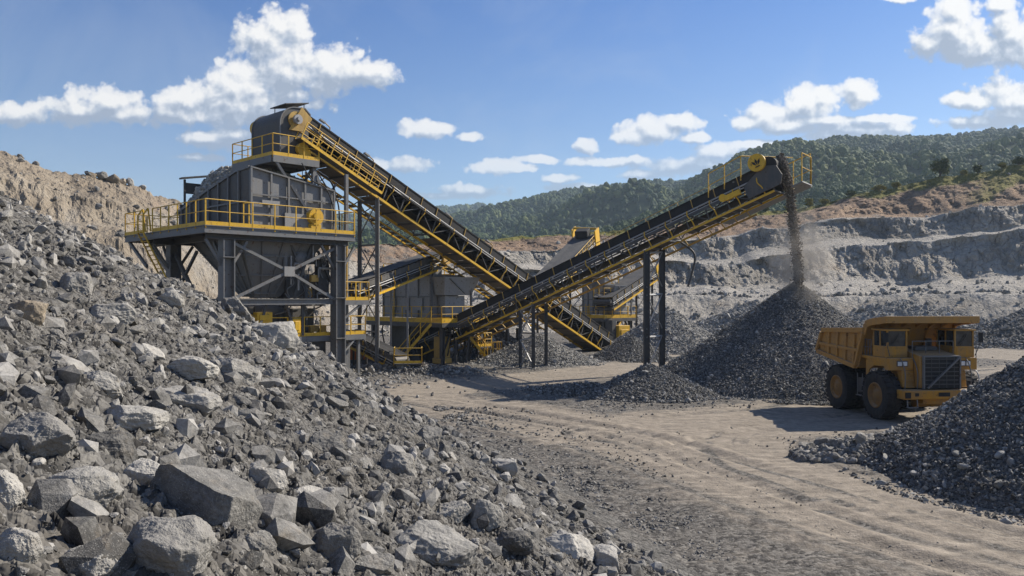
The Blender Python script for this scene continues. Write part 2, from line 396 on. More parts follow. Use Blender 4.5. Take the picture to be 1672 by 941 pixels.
HERO = [  # px, py, width, height (photograph pixels), short name, label
 (105,812,128,88,'flat-topped boulder','broad flat-topped grey boulder lying low at the left, facing the sky'),
 (325,832,150,112,'rectangular block','biggest rectangular grey block, tilted, in the lower left rubble'),
 (250,900,150,105,'dark rough slab','dark rough tilted slab at the bottom edge, below the rectangular block'),
 (46,716,104,80,'black-faced boulder','big boulder at the left edge with a black broken front face'),
 (-4,808,80,92,'cut-off boulder','pale boulder cut off by the left edge, beside the flat-topped boulder'),
 (12,893,84,80,'corner boulder','pale boulder in the bottom left corner of the view'),
 (176,735,76,66,'dark rounded rock','dark rounded rock with a pale patch above the flat-topped boulder'),
 (210,685,96,48,'long flat rock','long flat grey rock lying on its side in the middle left rubble'),
 (160,628,78,44,'smooth pillow rock','smooth pillow-shaped grey rock above the long flat rock'),
 (295,652,92,54,'wedge boulder','wedge-shaped grey boulder with a shadow gap below, left centre slope'),
 (175,513,66,42,'smooth upper boulder','smooth rounded grey boulder standing proud on the upper slope'),
 (120,466,58,46,'topmost boulder','grey boulder highest on the slope, with a dark shadow on its left'),
 (300,603,88,42,'pale slab','pale flat slab lying above the wedge boulder'),
 (370,606,78,46,'streaked boulder','pale streaked boulder right of the pale slab on the slope'),
 (236,580,50,40,'small peaked rock','small peaked rock above and left of the pale slab'),
 (376,504,58,48,'rounded crest boulder','rounded grey boulder on the slope crest left of the steel column'),
 (434,545,80,64,'angular crest boulder','large angular boulder on the crest in front of the lower platform'),
 (30,506,62,46,'brown boulder','brownish boulder near the left edge of the upper slope'),
 (535,731,64,62,'leaning boulder','leaning boulder with a bright right face halfway down the slope'),
 (645,765,72,60,'split-faced boulder','split-faced boulder, dark left side and pale right side, mid slope'),
 (500,826,82,50,'low domed boulder','low domed boulder with a pale top at the bottom centre of slope'),
 (541,887,78,64,'dark faceted boulder','dark faceted boulder below the low domed boulder'),
 (712,906,130,84,'massive foot boulder','massive half-buried boulder at the bottom centre, foot of the slope'),
 (430,781,72,50,'grey lump rock','grey lump of rock right of and above the rectangular block'),
 (736,837,62,42,'oval boulder','oval pale boulder just above the massive foot boulder'),
 (787,846,56,60,'pointed boulder','upright pointed boulder right of the oval boulder'),
 (238,782,84,62,'shattered rock','pale shattered rock between flat-topped boulder and rectangular block'),
 (140,925,90,62,'bottom edge rock','broken rock on the bottom edge between corner boulder and dark slab'),
 (696,716,48,42,'dark shoulder rock','dark rock on the right shoulder of the slope beside the road'),
 (835,887,66,44,'dark low rock','dark low rock right of the massive foot boulder'),
 (926,900,78,52,'lower right slab','pale slab at the lower right foot of the slope'),
 (602,925,70,46,'half-cut boulder','boulder half cut by the bottom edge beside the dark faceted boulder'),
 (412,893,62,46,'nestled rock','rock nestled right of the dark rough slab near the bottom'),
 (276,490,42,36,'small crest rock','small pale rock near the crest, left of the rounded crest boulder'),
 (985,918,62,46,'last foot rock','last big rock at the slope foot toward the dirt road'),
 (300,795,60,40,'tucked rock','pale rock tucked behind the rectangular block'),
]
hx = np.array([h[0] for h in HERO], float); hy = np.array([h[1] for h in HERO], float)
hpos, ht = cast(hx, hy + np.array([h[3] for h in HERO]) * .18)
heroes = []
for i, (px, py, w, h, short, label) in enumerate(HERO):
    if np.isnan(ht[i]): continue
    block = short in ('rectangular block',)
    V, Fc = rock_shape(6, 500 + i, 16, .085, (1, 1, 1), (.54, .88))
    if block:
        V = ico(6)[0] * 1.75
        for nx in ((1,.06,.1),(-1,.1,.05),(.1,1,0),(0,-1,.12),(.05,.1,1),(-.05,0,-1),(.75,-.7,.1),(-.5,.2,.95),(.6,.3,.85)):
            nv_ = np.array(nx); nv_ = nv_ / np.linalg.norm(nv_); lim = 1.0 if abs(nv_).max() > .9 else 1.19; e = V @ nv_ - lim; mm_ = e > 0; V[mm_] -= np.outer(e[mm_], nv_)
        V /= np.abs(V).max(0); V = V + V * (fbm(V * 1.3 + 5, 4, .55, 88) * .07 + fbm(V * 5 + 2, 3, .6, 89, True) * .022)[:, None]
    sw = w * ht[i] / F / 2; sh = h * ht[i] / F / 2
    W = V * np.array([sw * 1.12, sw * .9, sh * 1.16])
    me = np_mesh('boulder', W, Fc, True)
    o = link('boulder', me, M['boulder_brown' if 'brown' in label else 'boulder_dark' if label.startswith(('dark', 'big boulder at the left edge with a black')) else 'boulder_pale' if 'pale' in label else 'boulder']); o.location = hpos[i] + np.array([0, sw * .45, sh * .12])
    o.rotation_euler = (random.uniform(-.15, .15), random.uniform(-.15, .25), random.uniform(-.5, .5)) if not block else (radians(-6), radians(17), radians(-24))
    tag(o, label, 'boulder', 'large boulders on the rubble slope'); heroes.append((px, py, short, w))
print('heroes', len(heroes))

# medium rocks: individual things sharing a dozen meshes
medmesh = []
for k in range(14):
    V, Fc = rock_shape(5, 900 + k, 15, .095, (1, .82, .66), (.55, .88))
    me = np_mesh('rock', V, Fc, True); me.materials.append(M['boulder']); medmesh.append(me)
rm = np.random.default_rng(5)
def in_slope(x, y):
    sil = np.interp(x, [-200,0,130,200,290,340,440,520,640,760,860,1000,1120], [240,318,350,390,435,480,525,580,650,700,790,870,941])
    return y > sil + 6
mx = rm.uniform(-10, 1080, 5000); my = rm.uniform(330, 938, 5000); ok = in_slope(mx, my)
mx, my = mx[ok], my[ok]
mp_, mt = cast(mx, my)
DIRS = ['right of', 'above and right of', 'above', 'above and left of', 'left of', 'below and left of', 'below', 'below and right of']
used = {}; placed = []; nmed = 0
for i in range(len(mx)):
    if np.isnan(mt[i]) or nmed >= 262: continue
    s = rm.choice([18, 22, 26, 32, 40], p=[.30, .28, .22, .13, .07]) * (1 if my[i] > 520 else .75)
    if any(abs(mx[i]-q[0]) < (q[3]*.5+s*.45) and abs(my[i]-q[1]) < (q[3]*.36+s*.4) for q in heroes): continue
    if any(hypot(mx[i]-a, my[i]-b) < (s+c)*.42 for a, b, c in placed): continue
    q = min(heroes, key=lambda q: hypot(q[0]-mx[i], q[1]-my[i]))
    k = int(round(atan2(q[1]-my[i], mx[i]-q[0]) / (pi/4))) % 8
    size = 'small' if s < 20 else 'medium' if s < 28 else 'large'
    key = (q[2], k, size)
    if used.get(key, 0): continue
    used[key] = 1; placed.append((mx[i], my[i], s)); nmed += 1
    o = link('rock', medmesh[int(rm.integers(14))])
    o.location = mp_[i]; r = s * mt[i] / F / 2; o.scale = (r * rm.uniform(.95, 1.3), r, r * rm.uniform(.8, 1.1))
    o.rotation_euler = (rm.uniform(-.6, .6), rm.uniform(-.6, .6), rm.uniform(0, 6.28))
    o.location.z += r * .2
    tag(o, f'{size} grey broken rock {DIRS[k]} the {q[2]}', 'rock', 'rocks lying loose on the rubble slope')
print('medium rocks', nmed)

# the countless smaller stones
rs = np.random.default_rng(11); hp = Heap()
for (n, lo, hi, sub, sd) in ((1500, 10, 26, 4, 1), (13000, 4.2, 10, 2, 2), (60000, 1.7, 4.6, 1, 3)):
    x = rs.uniform(-330, 1180, n * 2); y = rs.uniform(250, 1250, n * 2); k = in_slope(x, y); x, y = x[k][:n], y[k][:n]
    p, t = cast(x, y); g = ~np.isnan(t); p, t = p[g], t[g]
    g = rs.uniform(0, 1, len(t)) < np.clip(.55 + 1.2 * fbm(p * .5, 2, .5, 61) + .3, .3, 1); p, t = p[g], t[g]
    hp.stones(p, rs.uniform(lo, hi, len(t)) * t / F * rs.uniform(.35, .62, len(t)), sub, 20, 40 + sd, sink=(0, .34, .36, .22)[sd], cuts=14 if sub > 2 else 10, rough=(.05, .05, .10, .11, .11)[sub], tone={1: (.2, 1.1), 2: (-.1, 1.0), 3: (-.3, .75)}[sd], squash=(1, .8, .58), depth=(.57, .9) if sub > 2 else (.5, .85))
# a uniform sprinkling so the slope is covered from other viewpoints as well
n = 5000; x = rs.uniform(-30, 6, n); y = rs.uniform(-2, 46, n); z = H_slope(x, y); g = z > .3
hp.stones(np.stack([x, y, z], 1)[g], rs.uniform(.06, .22, g.sum()), 1, 8, 47, sink=.2)
o = hp.build('rubble_stones', M['rubble'])
tag(o, 'countless small broken stones covering the left rubble slope', 'stones', kind='stuff')

# ------------------------------------------------------------------ ground, with roads worn into it
def spline(pts, n=60):
    P = np.array([gp(x, y)[:2] for x, y in pts]); P = np.vstack([2*P[0]-P[1], P, 2*P[-1]-P[-2]]); out = []
    for i in range(1, len(P) - 2):
        t = np.linspace(0, 1, n // (len(P) - 3) + 2, endpoint=False)[:, None]; a, b, c, d = P[i-1], P[i], P[i+1], P[i+2]
        out.append(.5 * ((2*b) + (-a+c)*t + (2*a-5*b+4*c-d)*t*t + (-a+3*b-3*c+d)*t**3))
    return np.vstack(out + [P[-2][None]])
ROADS = [  # pixel waypoints on the floor, half width, softness
 ([(1900,960),(1560,880),(1330,812),(1150,752),(1010,712),(850,684),(700,657),(560,640)], 3.3, 1.6),
 ([(1330,812),(1190,745),(1200,705),(1350,690),(1560,682),(1800,676)], 2.6, 1.8),
 ([(1010,712),(1150,690),(1330,672),(1500,640),(1640,612),(1850,595)], 3.2, 2.2),
 ([(640,646),(820,624),(960,610),(1080,592),(1150,566),(1190,548)], 3.0, 2.0),
 ([(1120,566),(1250,560),(1450,566),(1640,580),(1850,590)], 6.0, 4.0),
]
def seg_dist(X, Y, L):
    best = np.full(len(X), 1e9); sg = np.zeros(len(X))
    for a, b in zip(L[:-1], L[1:]):
        d = b - a; q = np.clip(((X-a[0])*d[0] + (Y-a[1])*d[1]) / (d @ d), 0, 1)
        ex = X - a[0] - q*d[0]; ey = Y - a[1] - q*d[1]; dd = np.hypot(ex, ey); m = dd < best
        best[m] = dd[m]; sg[m] = np.sign(d[0]*ey - d[1]*ex)[m]
    return best * sg
th = np.concatenate([np.linspace(-180, -44, 60, endpoint=False), np.linspace(-44, 44, 760, endpoint=False), np.linspace(44, 180, 61)]) * pi / 180
rr = np.concatenate([[0], np.geomspace(9, 175, 560), np.geomspace(190, 9000, 24)])
T, R_ = np.meshgrid(th, rr); X = (R_ * np.sin(T)).ravel(); Y = (R_ * np.cos(T)).ravel()
road = np.zeros(len(X)); rut = np.zeros(len(X)); stripe = np.zeros(len(X))
near = (np.abs(np.arctan2(X, Y)) < .77) & (np.hypot(X, Y) < 175); xi, yi = X[near], Y[near]
wob = fbm(P3(xi, yi) * .09, 2, .5, 5) * .9
rd = np.zeros(len(xi)); rt = np.zeros(len(xi)); sp_ = np.zeros(len(xi))
for k, (pts, hw, soft) in enumerate(ROADS):
    L = spline(pts); d = seg_dist(xi, yi, L) + wob * .6; a = 1 - sstep(hw - soft * .4, hw + soft, np.abs(d)); rd = np.maximum(rd, a)
    for off in ((-2.3, -1.5, .2, 1.2, 2.5) if k in (0, 2) else ()):
        dd = d - off + fbm(P3(xi, yi) * .035, 2, .5, 50 + k + int(off * 7)) * .9
        rt += a * (np.exp(-(dd / .34) ** 2) - .45 * np.exp(-((np.abs(dd) - .62) / .22) ** 2)) * np.clip(.5 + fbm(P3(xi, yi) * .12, 2, .5, 60 + k + int(off * 3)) * 1.3, 0, 1)
    sp_ += a * (fbm(np.stack([d * 1.7, L[0, 0] + 0 * d, (xi + yi) * .03], 1), 4, .6, 70 + k))
road[near] = rd; rut[near] = np.clip(rt, -.6, 1.3); stripe[near] = sp_
road = np.where(near, road, .4)
d0 = np.hypot(X, Y); p = P3(X, Y)
Z = fbm(p * .12, 3, .5, 8) * .10 + (1 - road) * (fbm(p * 1.1, 3, .6, 12, True) * .07 + .03) - rut * .11 + fbm(p * 3.3, 3, .6, 14) * .018
bank = np.exp(-((road - .35) / .2) ** 2); Z += bank * (.06 + .07 * fbm(p * 1.7, 3, .6, 15))
Z = np.where(d0 > 150, 0, Z) * sstep(5, 14, d0)
me = np_mesh('ground', P3(X, Y, Z), grid_faces(len(rr), len(th)), True, {'road': road, 'rut': rut, 'stripe': stripe})
def mat_ground():
    t = NT('quarry_floor_dirt'); pos = t.geo().outputs['Position']
    n1 = t.noise(pos, .35, 5, .65); n2 = t.noise(pos, 2.6, 5, .68); n4 = t.noise(pos, 24, 3, .7)
    mp = t.n('ShaderNodeMapping'); mp.inputs['Rotation'].default_value = (0, 0, .5); mp.inputs['Scale'].default_value = (.35, 2.2, 1); t.l(pos, mp.inputs['Vector']); dr = t.noise(mp.outputs[0], 1.1, 5, .65)
    wv = t.n('ShaderNodeVectorMath', operation='MULTIPLY_ADD'); nv = t.n('ShaderNodeTexNoise'); nv.inputs['Scale'].default_value = 14; t.l(pos, nv.inputs['Vector']); t.l(nv.outputs['Color'], wv.inputs[0]); wv.inputs[1].default_value = (.1, .1, .1); t.l(pos, wv.inputs[2])
    vo = t.n('ShaderNodeTexVoronoi'); vo.inputs['Scale'].default_value = 11; t.l(wv.outputs[0], vo.inputs['Vector']); sv = t.n('ShaderNodeSeparateColor'); t.l(vo.outputs['Color'], sv.inputs[0])
    mixn = t.math('ADD', t.math('MULTIPLY', n1, .45), t.math('ADD', t.math('MULTIPLY', n2, .3), t.math('MULTIPLY', dr, .25)))
    r = t.math('ADD', t.math('MULTIPLY', t.attr('road'), .8), t.math('MULTIPLY', t.math('SUBTRACT', mixn, .46), 2.3))
    r = t.math('SUBTRACT', r, t.math('MULTIPLY', t.attr('rut'), .62)); r = t.math('ADD', r, t.math('MULTIPLY', t.attr('stripe'), 1.7))
    dust = t.ramp(t.math('ADD', t.math('MULTIPLY', n2, .5), t.math('MULTIPLY', dr, .5)), [(.34, (.145, .124, .10)), (.5, (.26, .222, .176)), (.66, (.38, .326, .26))])
    gv = t.math('ADD', t.math('MULTIPLY', sv.outputs[0], .5), t.math('ADD', t.math('MULTIPLY', n2, .3), t.math('MULTIPLY', n4, .2)))
    grav = t.ramp(gv, [(.22, (.04, .037, .034)), (.5, (.105, .096, .085)), (.8, (.25, .23, .20))])
    c = t.mix(t.ramp(r, [(.10, 0.), (.40, .55), (.75, 1.)]), grav, dust)
    c = t.mix(t.math('MULTIPLY', t.ramp(n4, [(.58, 0.), (.70, 1.)]), .45), c, (.13, .118, .105))
    h = t.math('ADD', t.math('MULTIPLY', n2, .5), t.math('ADD', t.math('MULTIPLY', n4, .35), t.math('MULTIPLY', vo.outputs['Distance'], -.25)))
    return t.fin(c, .95, t.bump(h, .9, .07), 0, .15)
o = link('ground', me, mat_ground()); tag(o, kind='structure')
def H_ground(x, y): return np.zeros_like(x)

# loose stones on the floor
rs = np.random.default_rng(21); hp = Heap()
def road_at(x, y):
    r = np.zeros(len(x))
    for pts, hw, soft in ROADS: r = np.maximum(r, 1 - sstep(hw - soft * .4, hw + soft * .8, np.abs(seg_dist(x, y, spline(pts)))))
    return r
n = 70000; px = rs.uniform(560, 1800, n); py = 500 + 520 * rs.uniform(0, 1, n) ** .8
g = py > 545; px, py = px[g], py[g]
D = CAMH * F / (py - HY); x = (px - 836) * D / F; y = D
clump = fbm(P3(x, y) * .35, 3, .55, 33); ra = road_at(x, y)
foot = np.exp(-np.clip(x - (9.12 - .29 * y) , -3, 40) / 4.2)     # more stones near the foot of the slope
keep = rs.uniform(0, 1, len(x)) < np.clip((1 - ra * .995) * (.45 + clump) * .95 + foot * .85 * (1 - ra * .97), .0007, 1)
x, y, D = x[keep], y[keep], D[keep]; sz = rs.uniform(1.2, 5.2, len(x)) ** 1.15 * D / F * .40
fo = np.exp(-np.clip(x - (9.12 - .29 * y), 0, 40) / 2.5); sz *= 1 + fo * rs.uniform(0, 1.3, len(x)); big = rs.uniform(0, 1, len(x)) < .03; sz[big] *= 1.7
hp.stones(np.stack([x, y, np.full_like(x, .02)], 1), sz, 1, 12, 71, sink=.25)
# belt of mixed rubble between the slope foot and the road
n = 15000; yy_ = 15 + 30 * rs.uniform(0, 1, n) ** 1.3; ex_ = -.6 + rs.exponential(1.9, n); xx_ = 9.12 - .29 * yy_ + ex_
k_ = (rs.uniform(0, 1, n) < np.clip(.55 + 1.1 * fbm(P3(xx_, yy_) * .6, 3, .55, 34), .05, 1)) & (ex_ < 7); xx_, yy_, ex_ = xx_[k_], yy_[k_], ex_[k_]
hp.stones(np.stack([xx_, yy_, np.full_like(xx_, .02)], 1), (1.2 + 6.5 * rs.uniform(0, 1, len(xx_)) ** 2.6) * yy_ / F * .46 * np.clip(1.25 - ex_ * .09, .6, 1.3), 2, 14, 73, sink=.25, tone=(-.25, .9), squash=(1, .8, .58), cuts=10, rough=.1)
# rough low bank along the near side of the road
n = 2600; t_ = rs.uniform(0, 1, n); bx = np.interp(t_, [0, .3, .6, 1], [740, 880, 1050, 1290]) + rs.normal(0, 26, n); by = np.interp(t_, [0, .3, .6, 1], [714, 765, 830, 925]) + rs.normal(0, 16, n)
D = CAMH * F / (by - HY); hp.stones(np.stack([(bx - 836) * D / F, D, np.full(n, .02)], 1), rs.uniform(2, 6.5, n) * D / F * .42, 1, 12, 72, sink=.2)
o = hp.build('loose_gravel', M['gravel_mid']); tag(o, 'loose gravel and pebbles scattered over the quarry floor beside the road', 'gravel', kind='stuff')
print('loose', len(x))

# ------------------------------------------------------------------ gravel piles
def pile(name, label, c, h, r, mat, seed, stones, smin_, smax_, sub=1, ell=(1, 1), rot=0, lump=.08, spread=1.15, tone=(0, 1), nr=70, nc=160, sharp=.06, group=None):
    rg = np.random.default_rng(seed); ca, sa = cos(rot), sin(rot)
    def hf(u, v):  # local elliptical coordinates
        q = np.hypot(u, v); p = P3(u * r, v * r) + seed
        a = np.arctan2(v, u); wob = 1 + .07 * fbm(np.stack([np.cos(a) * 1.6, np.sin(a) * 1.6, np.full_like(a, seed)], 1), 3, .5, seed)
        q = q / wob
        z = 1 - np.sqrt(q * q + sharp * sharp) + sharp * .4 + .025 * np.exp(-((q - 1) / .1) ** 2)
        z = np.where(q > .86, smin(z, np.full_like(z, 9.), .1), z)
        z = np.maximum(z, 0) * h * (1 - .03 * np.sin(np.clip(q, 0, 1) * pi))
        z += (1 - sstep(.9, 1.25, q)) * (fbm(p * .55, 3, .55, seed + 3) * lump * h * .45 + fbm(p * 2.4, 2, .6, seed + 4, True) * lump * .25)
        return z - sstep(1.02, 1.28, q) * .3
    a = np.linspace(0, 2 * pi, nc); q = np.linspace(0, 1.3, nr); A, Q = np.meshgrid(a, q)
    u = (Q * np.cos(A)).ravel(); v = (Q * np.sin(A)).ravel()
    def world(u, v, z): 
        x = u * r * ell[0]; y = v * r * ell[1]; return np.stack([c[0] + x * ca - y * sa, c[1] + x * sa + y * ca, z], 1)
    hp = Heap(); hp.grid(world(u, v, hf(u, v)), nr, nc, .25)
    qq = np.sqrt(rg.uniform(0, 1, stones)) * spread; aa = rg.uniform(0, 2 * pi, stones)
    u, v = qq * np.cos(aa), qq * np.sin(aa); z = np.maximum(hf(u, v), .0)
    sz = smin_ + (smax_ - smin_) * rg.uniform(0, 1, stones) ** 2.6
    sz *= 1 + .5 * np.clip(qq - .6, 0, 1)
    hp.stones(world(u, v, z), sz, sub, 14, seed + 20, sink=.3, tone=tone, squash=(1, .72, .42), cuts=4)
    b_ = rg.uniform(0, 1, stones) < .02; hp.stones(world(u[b_], v[b_], z[b_]), sz[b_] * rg.uniform(1.5, 2.6, b_.sum()), 2, 12, seed + 50, sink=.3, tone=(.2, 1.2), squash=(1, .75, .5), cuts=9)
    o = hp.build(name, mat, M[{'dark_gravel': 'fines_dark', 'pale_gravel': 'fines_pale'}.get(mat.name, 'fines')]); return tag(o, label, 'gravel pile', group)
pile('gravel_pile', 'tall dark conical gravel pile under the falling stone at the conveyor end', (20.75, 58.3), 7.5, 10.6, M['gravel_dark'], 3, 95000, .022, .085, lump=.035, sharp=.03)
pile('gravel_pile', 'small dark gravel mound on the floor left of the tall conical pile', (8.9, 51.2), 2.0, 3.3, M['gravel_dark'], 5, 18000, .022, .09, ell=(1.25, 1), lump=.16)
pile('gravel_pile', 'long low dirt berm of dark gravel left of the small mound', (5.2, 52.0), .65, 4.6, M['gravel_dark'], 6, 10000, .022, .10, ell=(1.05, .42), rot=-.25, lump=.5)
pile('gravel_pile', 'dark gravel pile rising out of the right edge in the foreground', (22.7, 27.5), 7.0, 9.4, M['gravel_dark'], 8, 95000, .012, .085, sub=1, ell=(1.0, .95), lump=.1)
pile('gravel_pile', 'low rocky berm in front of the truck at the foreground pile foot', (14.4, 31.3), .75, 2.8, M['gravel_mid'], 9, 5000, .03, .22, sub=2, ell=(1.15, .5), rot=.12, lump=.5, spread=1.1)
pile('gravel_pile', 'pale gravel pile under the lower supports of the long conveyor', (2.4, 75.6), 2.9, 5.0, M['gravel_light'], 10, 18000, .03, .11, ell=(1.15, 1))
pile('gravel_pile', 'dark gravel pile in front of the yellow crusher machine', (12.0, 81.0), 2.5, 4.2, M['gravel_dark'], 11, 11000, .03, .11)
pile('gravel_pile', 'broad pale gravel pile behind the tall steel trestle legs', (18.6, 95.0), 5.2, 7.6, M['gravel_light'], 12, 16000, .035, .16, ell=(1.0, 1))
pile('gravel_pile', 'dark spill of gravel between the crusher and the conveyor foot', (-1.8, 84.0), 3.0, 5.0, M['gravel_dark'], 13, 5000, .08, .25)
pile('gravel_pile', 'low spoil heap at the foot of the quarry wall beside the truck', (58, 118), 6.0, 13.0, M['gravel_light'], 14, 16000, .06, .3, ell=(1.6, .9), lump=.2)
pile('gravel_pile', 'dark spoil heap at the right edge beyond the truck', (70, 104), 5.4, 11.0, M['gravel_mid'], 15, 16000, .05, .26, ell=(1.4, .9), lump=.2)
pile('gravel_pile', 'grey spoil heap at the quarry wall foot behind the tall conical pile', (38, 126), 5.6, 9.0, M['gravel_light'], 17, 12000, .06, .3, ell=(1.5, .9), lump=.2)
pile('gravel_pile', 'dark scree of gravel below the lower platform of the main hopper', (-9.5, 66.5), .8, 4.2, M['gravel_mid'], 18, 1800, .05, .2, ell=(1.6, .5), lump=.5)
# ------------------------------------------------------------------ quarry walls
KX = [-500, 0, 150, 270, 420, 560, 700, 900, 1060, 1200, 1350, 1450, 1520, 1600, 1672, 2150]
def zr(y, D): return CAMH + (HY - y) * D / F
KP = {  # column -> [(distance, height)] from the floor, over three benches, to the rim and the land behind
 -500: [(60,0),(68,5.5),(72,8),(84,17),(87,19),(97,27),(100,29),(110,34.0),(150,33)],
 0:    [(64,0),(72,4.8),(76,7),(88,14.2),(91,16),(101,21.6),(104,23),(112,zr(256,112)),(150,24)],
 150:  [(70,0),(78,4.3),(82,6.4),(95,13),(98,14.6),(108,19.4),(111,20.8),(118,zr(290,118)),(160,21)],
 270:  [(78,0),(86,4),(90,6),(103,12),(106,13.5),(115,17.4),(118,18.7),(125,zr(324,125)),(165,18)],
 420:  [(100,0),(108,4),(112,5.5),(123,10),(127,11.5),(135,14),(138,14.8),(145,zr(392,145)),(180,14)],
 560:  [(122,0),(132,5),(136,5.6),(150,10.5),(154,11),(164,14),(166,14.4),(175,zr(404,175)),(215,15)],
 700:  [(132,0),(143,5),(150,5.6),(168,11),(174,11.6),(189,15.4),(193,16),(207,zr(397,207)),(250,18)],
 900:  [(136,0),(149,5.6),(158,6.2),(177,11.8),(185,12.6),(202,18),(208,18.6),(230,zr(386,230)),(270,23)],
 1060: [(138,0),(151,6.3),(160,6.6),(178,13.6),(190,14.2),(206,21.0),(214,21.8),(236,zr(371,236)),(275,26)],
 1200: [(139,0),(152,6.4),(161,6.6),(180,15.6),(193,16.2),(209,23.6),(217,24.4),(240,zr(349,240)),(275,30)],
 1350: [(140,0),(152,6.5),(162,6.7),(182,17.6),(195,18.2),(210,25.6),(218,26.4),(240,zr(331,240)),(275,34)],
 1450: [(140,0),(152,6.6),(162,6.8),(182,18.8),(195,19.4),(209,27.0),(217,27.8),(239,zr(309,239)),(275,38)],
 1520: [(139,0),(151,6.7),(161,6.9),(181,19.8),(194,20.4),(208,28.2),(215,29.0),(236,zr(287,236)),(270,42)],
 1600: [(137,0),(149,6.8),(159,7.0),(179,21.0),(192,21.6),(206,29.8),(212,30.6),(234,zr(279,234)),(268,43)],
 1672: [(134,0),(146,6.9),(156,7.1),(176,22.2),(189,22.8),(203,31.4),(209,32.2),(232,zr(268,232)),(266,46)],
 2150: [(118,0),(130,7.4),(140,7.6),(160,25),(172,26),(187,36),(193,37),(220,zr(222,220)),(255,52)],
}
SEG = [30, 14, 60, 16, 50, 14, 54, 22]
cx = np.linspace(-500, 2150, 1150); tb = np.array([[p for p in KP[k]] for k in KX], float)
vs_ = np.concatenate([[i + j / n for j in range(n)] for i, n in enumerate(SEG)] + [[8.0]])
Dk = np.stack([np.interp(cx, KX, tb[:, i, 0]) for i in range(9)]); Zk = np.stack([np.interp(cx, KX, tb[:, i, 1]) for i in range(9)])
kn = np.ones(61) / 61
def sm(a): return np.stack([np.convolve(np.pad(r, 30, 'edge'), kn, 'valid') for r in a])
Dk, Zk = sm(Dk), sm(Zk)
i0 = np.minimum(vs_.astype(int), 7); fr_ = vs_ - i0
# benches wander: the position along the profile is itself disturbed
wl_ = (i0 == 2) | (i0 == 4)          # each wall starts with a gentler apron of fallen stone
fD = np.where(wl_, np.interp(fr_, [0, .34, .42, 1], [0, .64, .70, 1]), fr_); fZ = np.where(wl_, np.interp(fr_, [0, .34, .42, 1], [0, .27, .36, 1]), fr_)
D = Dk[i0] * (1 - fD)[:, None] + Dk[i0 + 1] * fD[:, None]; Z = Zk[i0] * (1 - fZ)[:, None] + Zk[i0 + 1] * fZ[:, None]
V_ = np.repeat(vs_[:, None], len(cx), 1).ravel(); CX = np.repeat(cx[None], len(vs_), 0).ravel(); D = D.ravel(); Z = Z.ravel()
dirx = (CX - 836) / F; ln = np.sqrt(1 + dirx ** 2)
Xw, Yw = dirx * D, D
arc = np.arctan(dirx) * 190
q = np.stack([arc, D * .5, Z], 1)
wall = np.zeros(len(V_))
for a, b in ((2, 3), (4, 5)): wall = np.maximum(wall, sstep(a - .02, a + .15, V_) * (1 - sstep(b - .08, b + .05, V_)))
slope = np.maximum(wall * 1, np.maximum((1 - sstep(.9, 1.1, V_)), sstep(6, 6.2, V_) * (1 - sstep(6.9, 7.1, V_))))
left = 1 - sstep(420, 640, CX)
for a, b in ((2.36, 3), (4.36, 5)): pass
wall = np.maximum(sstep(2.30, 2.46, V_) * (1 - sstep(2.92, 3.05, V_)), sstep(4.30, 4.46, V_) * (1 - sstep(4.92, 5.05, V_)))
shear = Z * .45 + arc * .22
q2 = np.stack([arc, D * .5, shear], 1)
blk = fbm(q2 * .20, 5, .56, 103, True); gul = fbm(np.stack([arc * .11 + Z * .05, Z * .02, D * .02], 1), 4, .55, 101, True); big = fbm(q * np.array([.05, .05, .02]), 3, .5, 105)
fin = fbm(q2 * .75, 4, .62, 133)
ri_ = 1 - left
dD = wall * ri_ * (gul * 1.1 + blk * 1.3 + fin * 1.3 + fbm(q * np.array([.10, .10, .03]), 3, .5, 131) * 3.0) + (slope - wall).clip(0, 1) * ri_ * (gul * .7 + blk * .3 + fin * .4) * (1 + 2.6 * sstep(5.7, 6.1, V_) * (1 - sstep(6.8, 7.1, V_))) + left * (fbm(q * .3, 4, .6, 136) * 1.1 + fin * .4) * sstep(.1, .6, V_) + big * 5.0 * (1 - left * .5) * sstep(.8, 2, V_)
dZ = (1 - wall) * (fbm(q * .5, 4, .6, 107) * .35 + fbm(q * .09, 3, .5, 108) * 1.0) * sstep(.15, .8, V_)
dZ += sstep(1.9, 3, V_) * (1 - sstep(6.0, 6.8, V_)) * fbm(np.stack([arc * .04, arc * 0 + 3, Z * .02], 1), 3, .5, 132) * 3.0 * (1 - left)
dZ += np.exp(-((V_ - 3) / .12) ** 2) * (.8 * fbm(np.stack([arc * .35, arc * 0, Z * 0], 1), 4, .6, 110) * .6 + .15) * (1 - left)
dZ += np.exp(-((V_ - 5) / .12) ** 2) * (0.7 * fbm(np.stack([arc * .25, arc * 0 + 9, Z * 0], 1), 4, .6, 111)) * (1 - left)
# talus cones leaning on the walls
tal = np.clip(fbm(np.stack([arc * .085, Z * 0, Z * 0 + 3], 1), 3, .5, 112) - .05, 0, 1)
dD -= tal * 9 * (sstep(1.6, 2.1, V_) * (1 - sstep(2.2, 2.95, V_)) + .6 * sstep(3.7, 4.1, V_) * (1 - sstep(4.2, 4.9, V_))) * (1 - left)
rim = np.exp(-((V_ - 7.0) / .5) ** 2); dZ += rim * (1.1 * fbm(np.stack([arc * .14, arc * 0 + 5, Z * 0], 1), 4, .6, 113) + left * .35 * fbm(np.stack([arc * .5, arc * 0 + 5, D * .2], 1), 3, .6, 114, True))
D2 = D + dD; Z2 = Z + dZ * np.where(V_ < .05, 0, 1) - np.where(V_ < .02, .6, 0)
soil = sstep(5.2, 5.8, V_ + fbm(np.stack([arc * .07, Z * .1, D * .0], 1), 4, .55, 116) * 1.1) * sstep(560, 860, CX) + .55 * sstep(4.6, 6.4, V_ + fbm(q * .08, 4, .6, 117) * 1.6) * (1 - sstep(560, 860, CX))
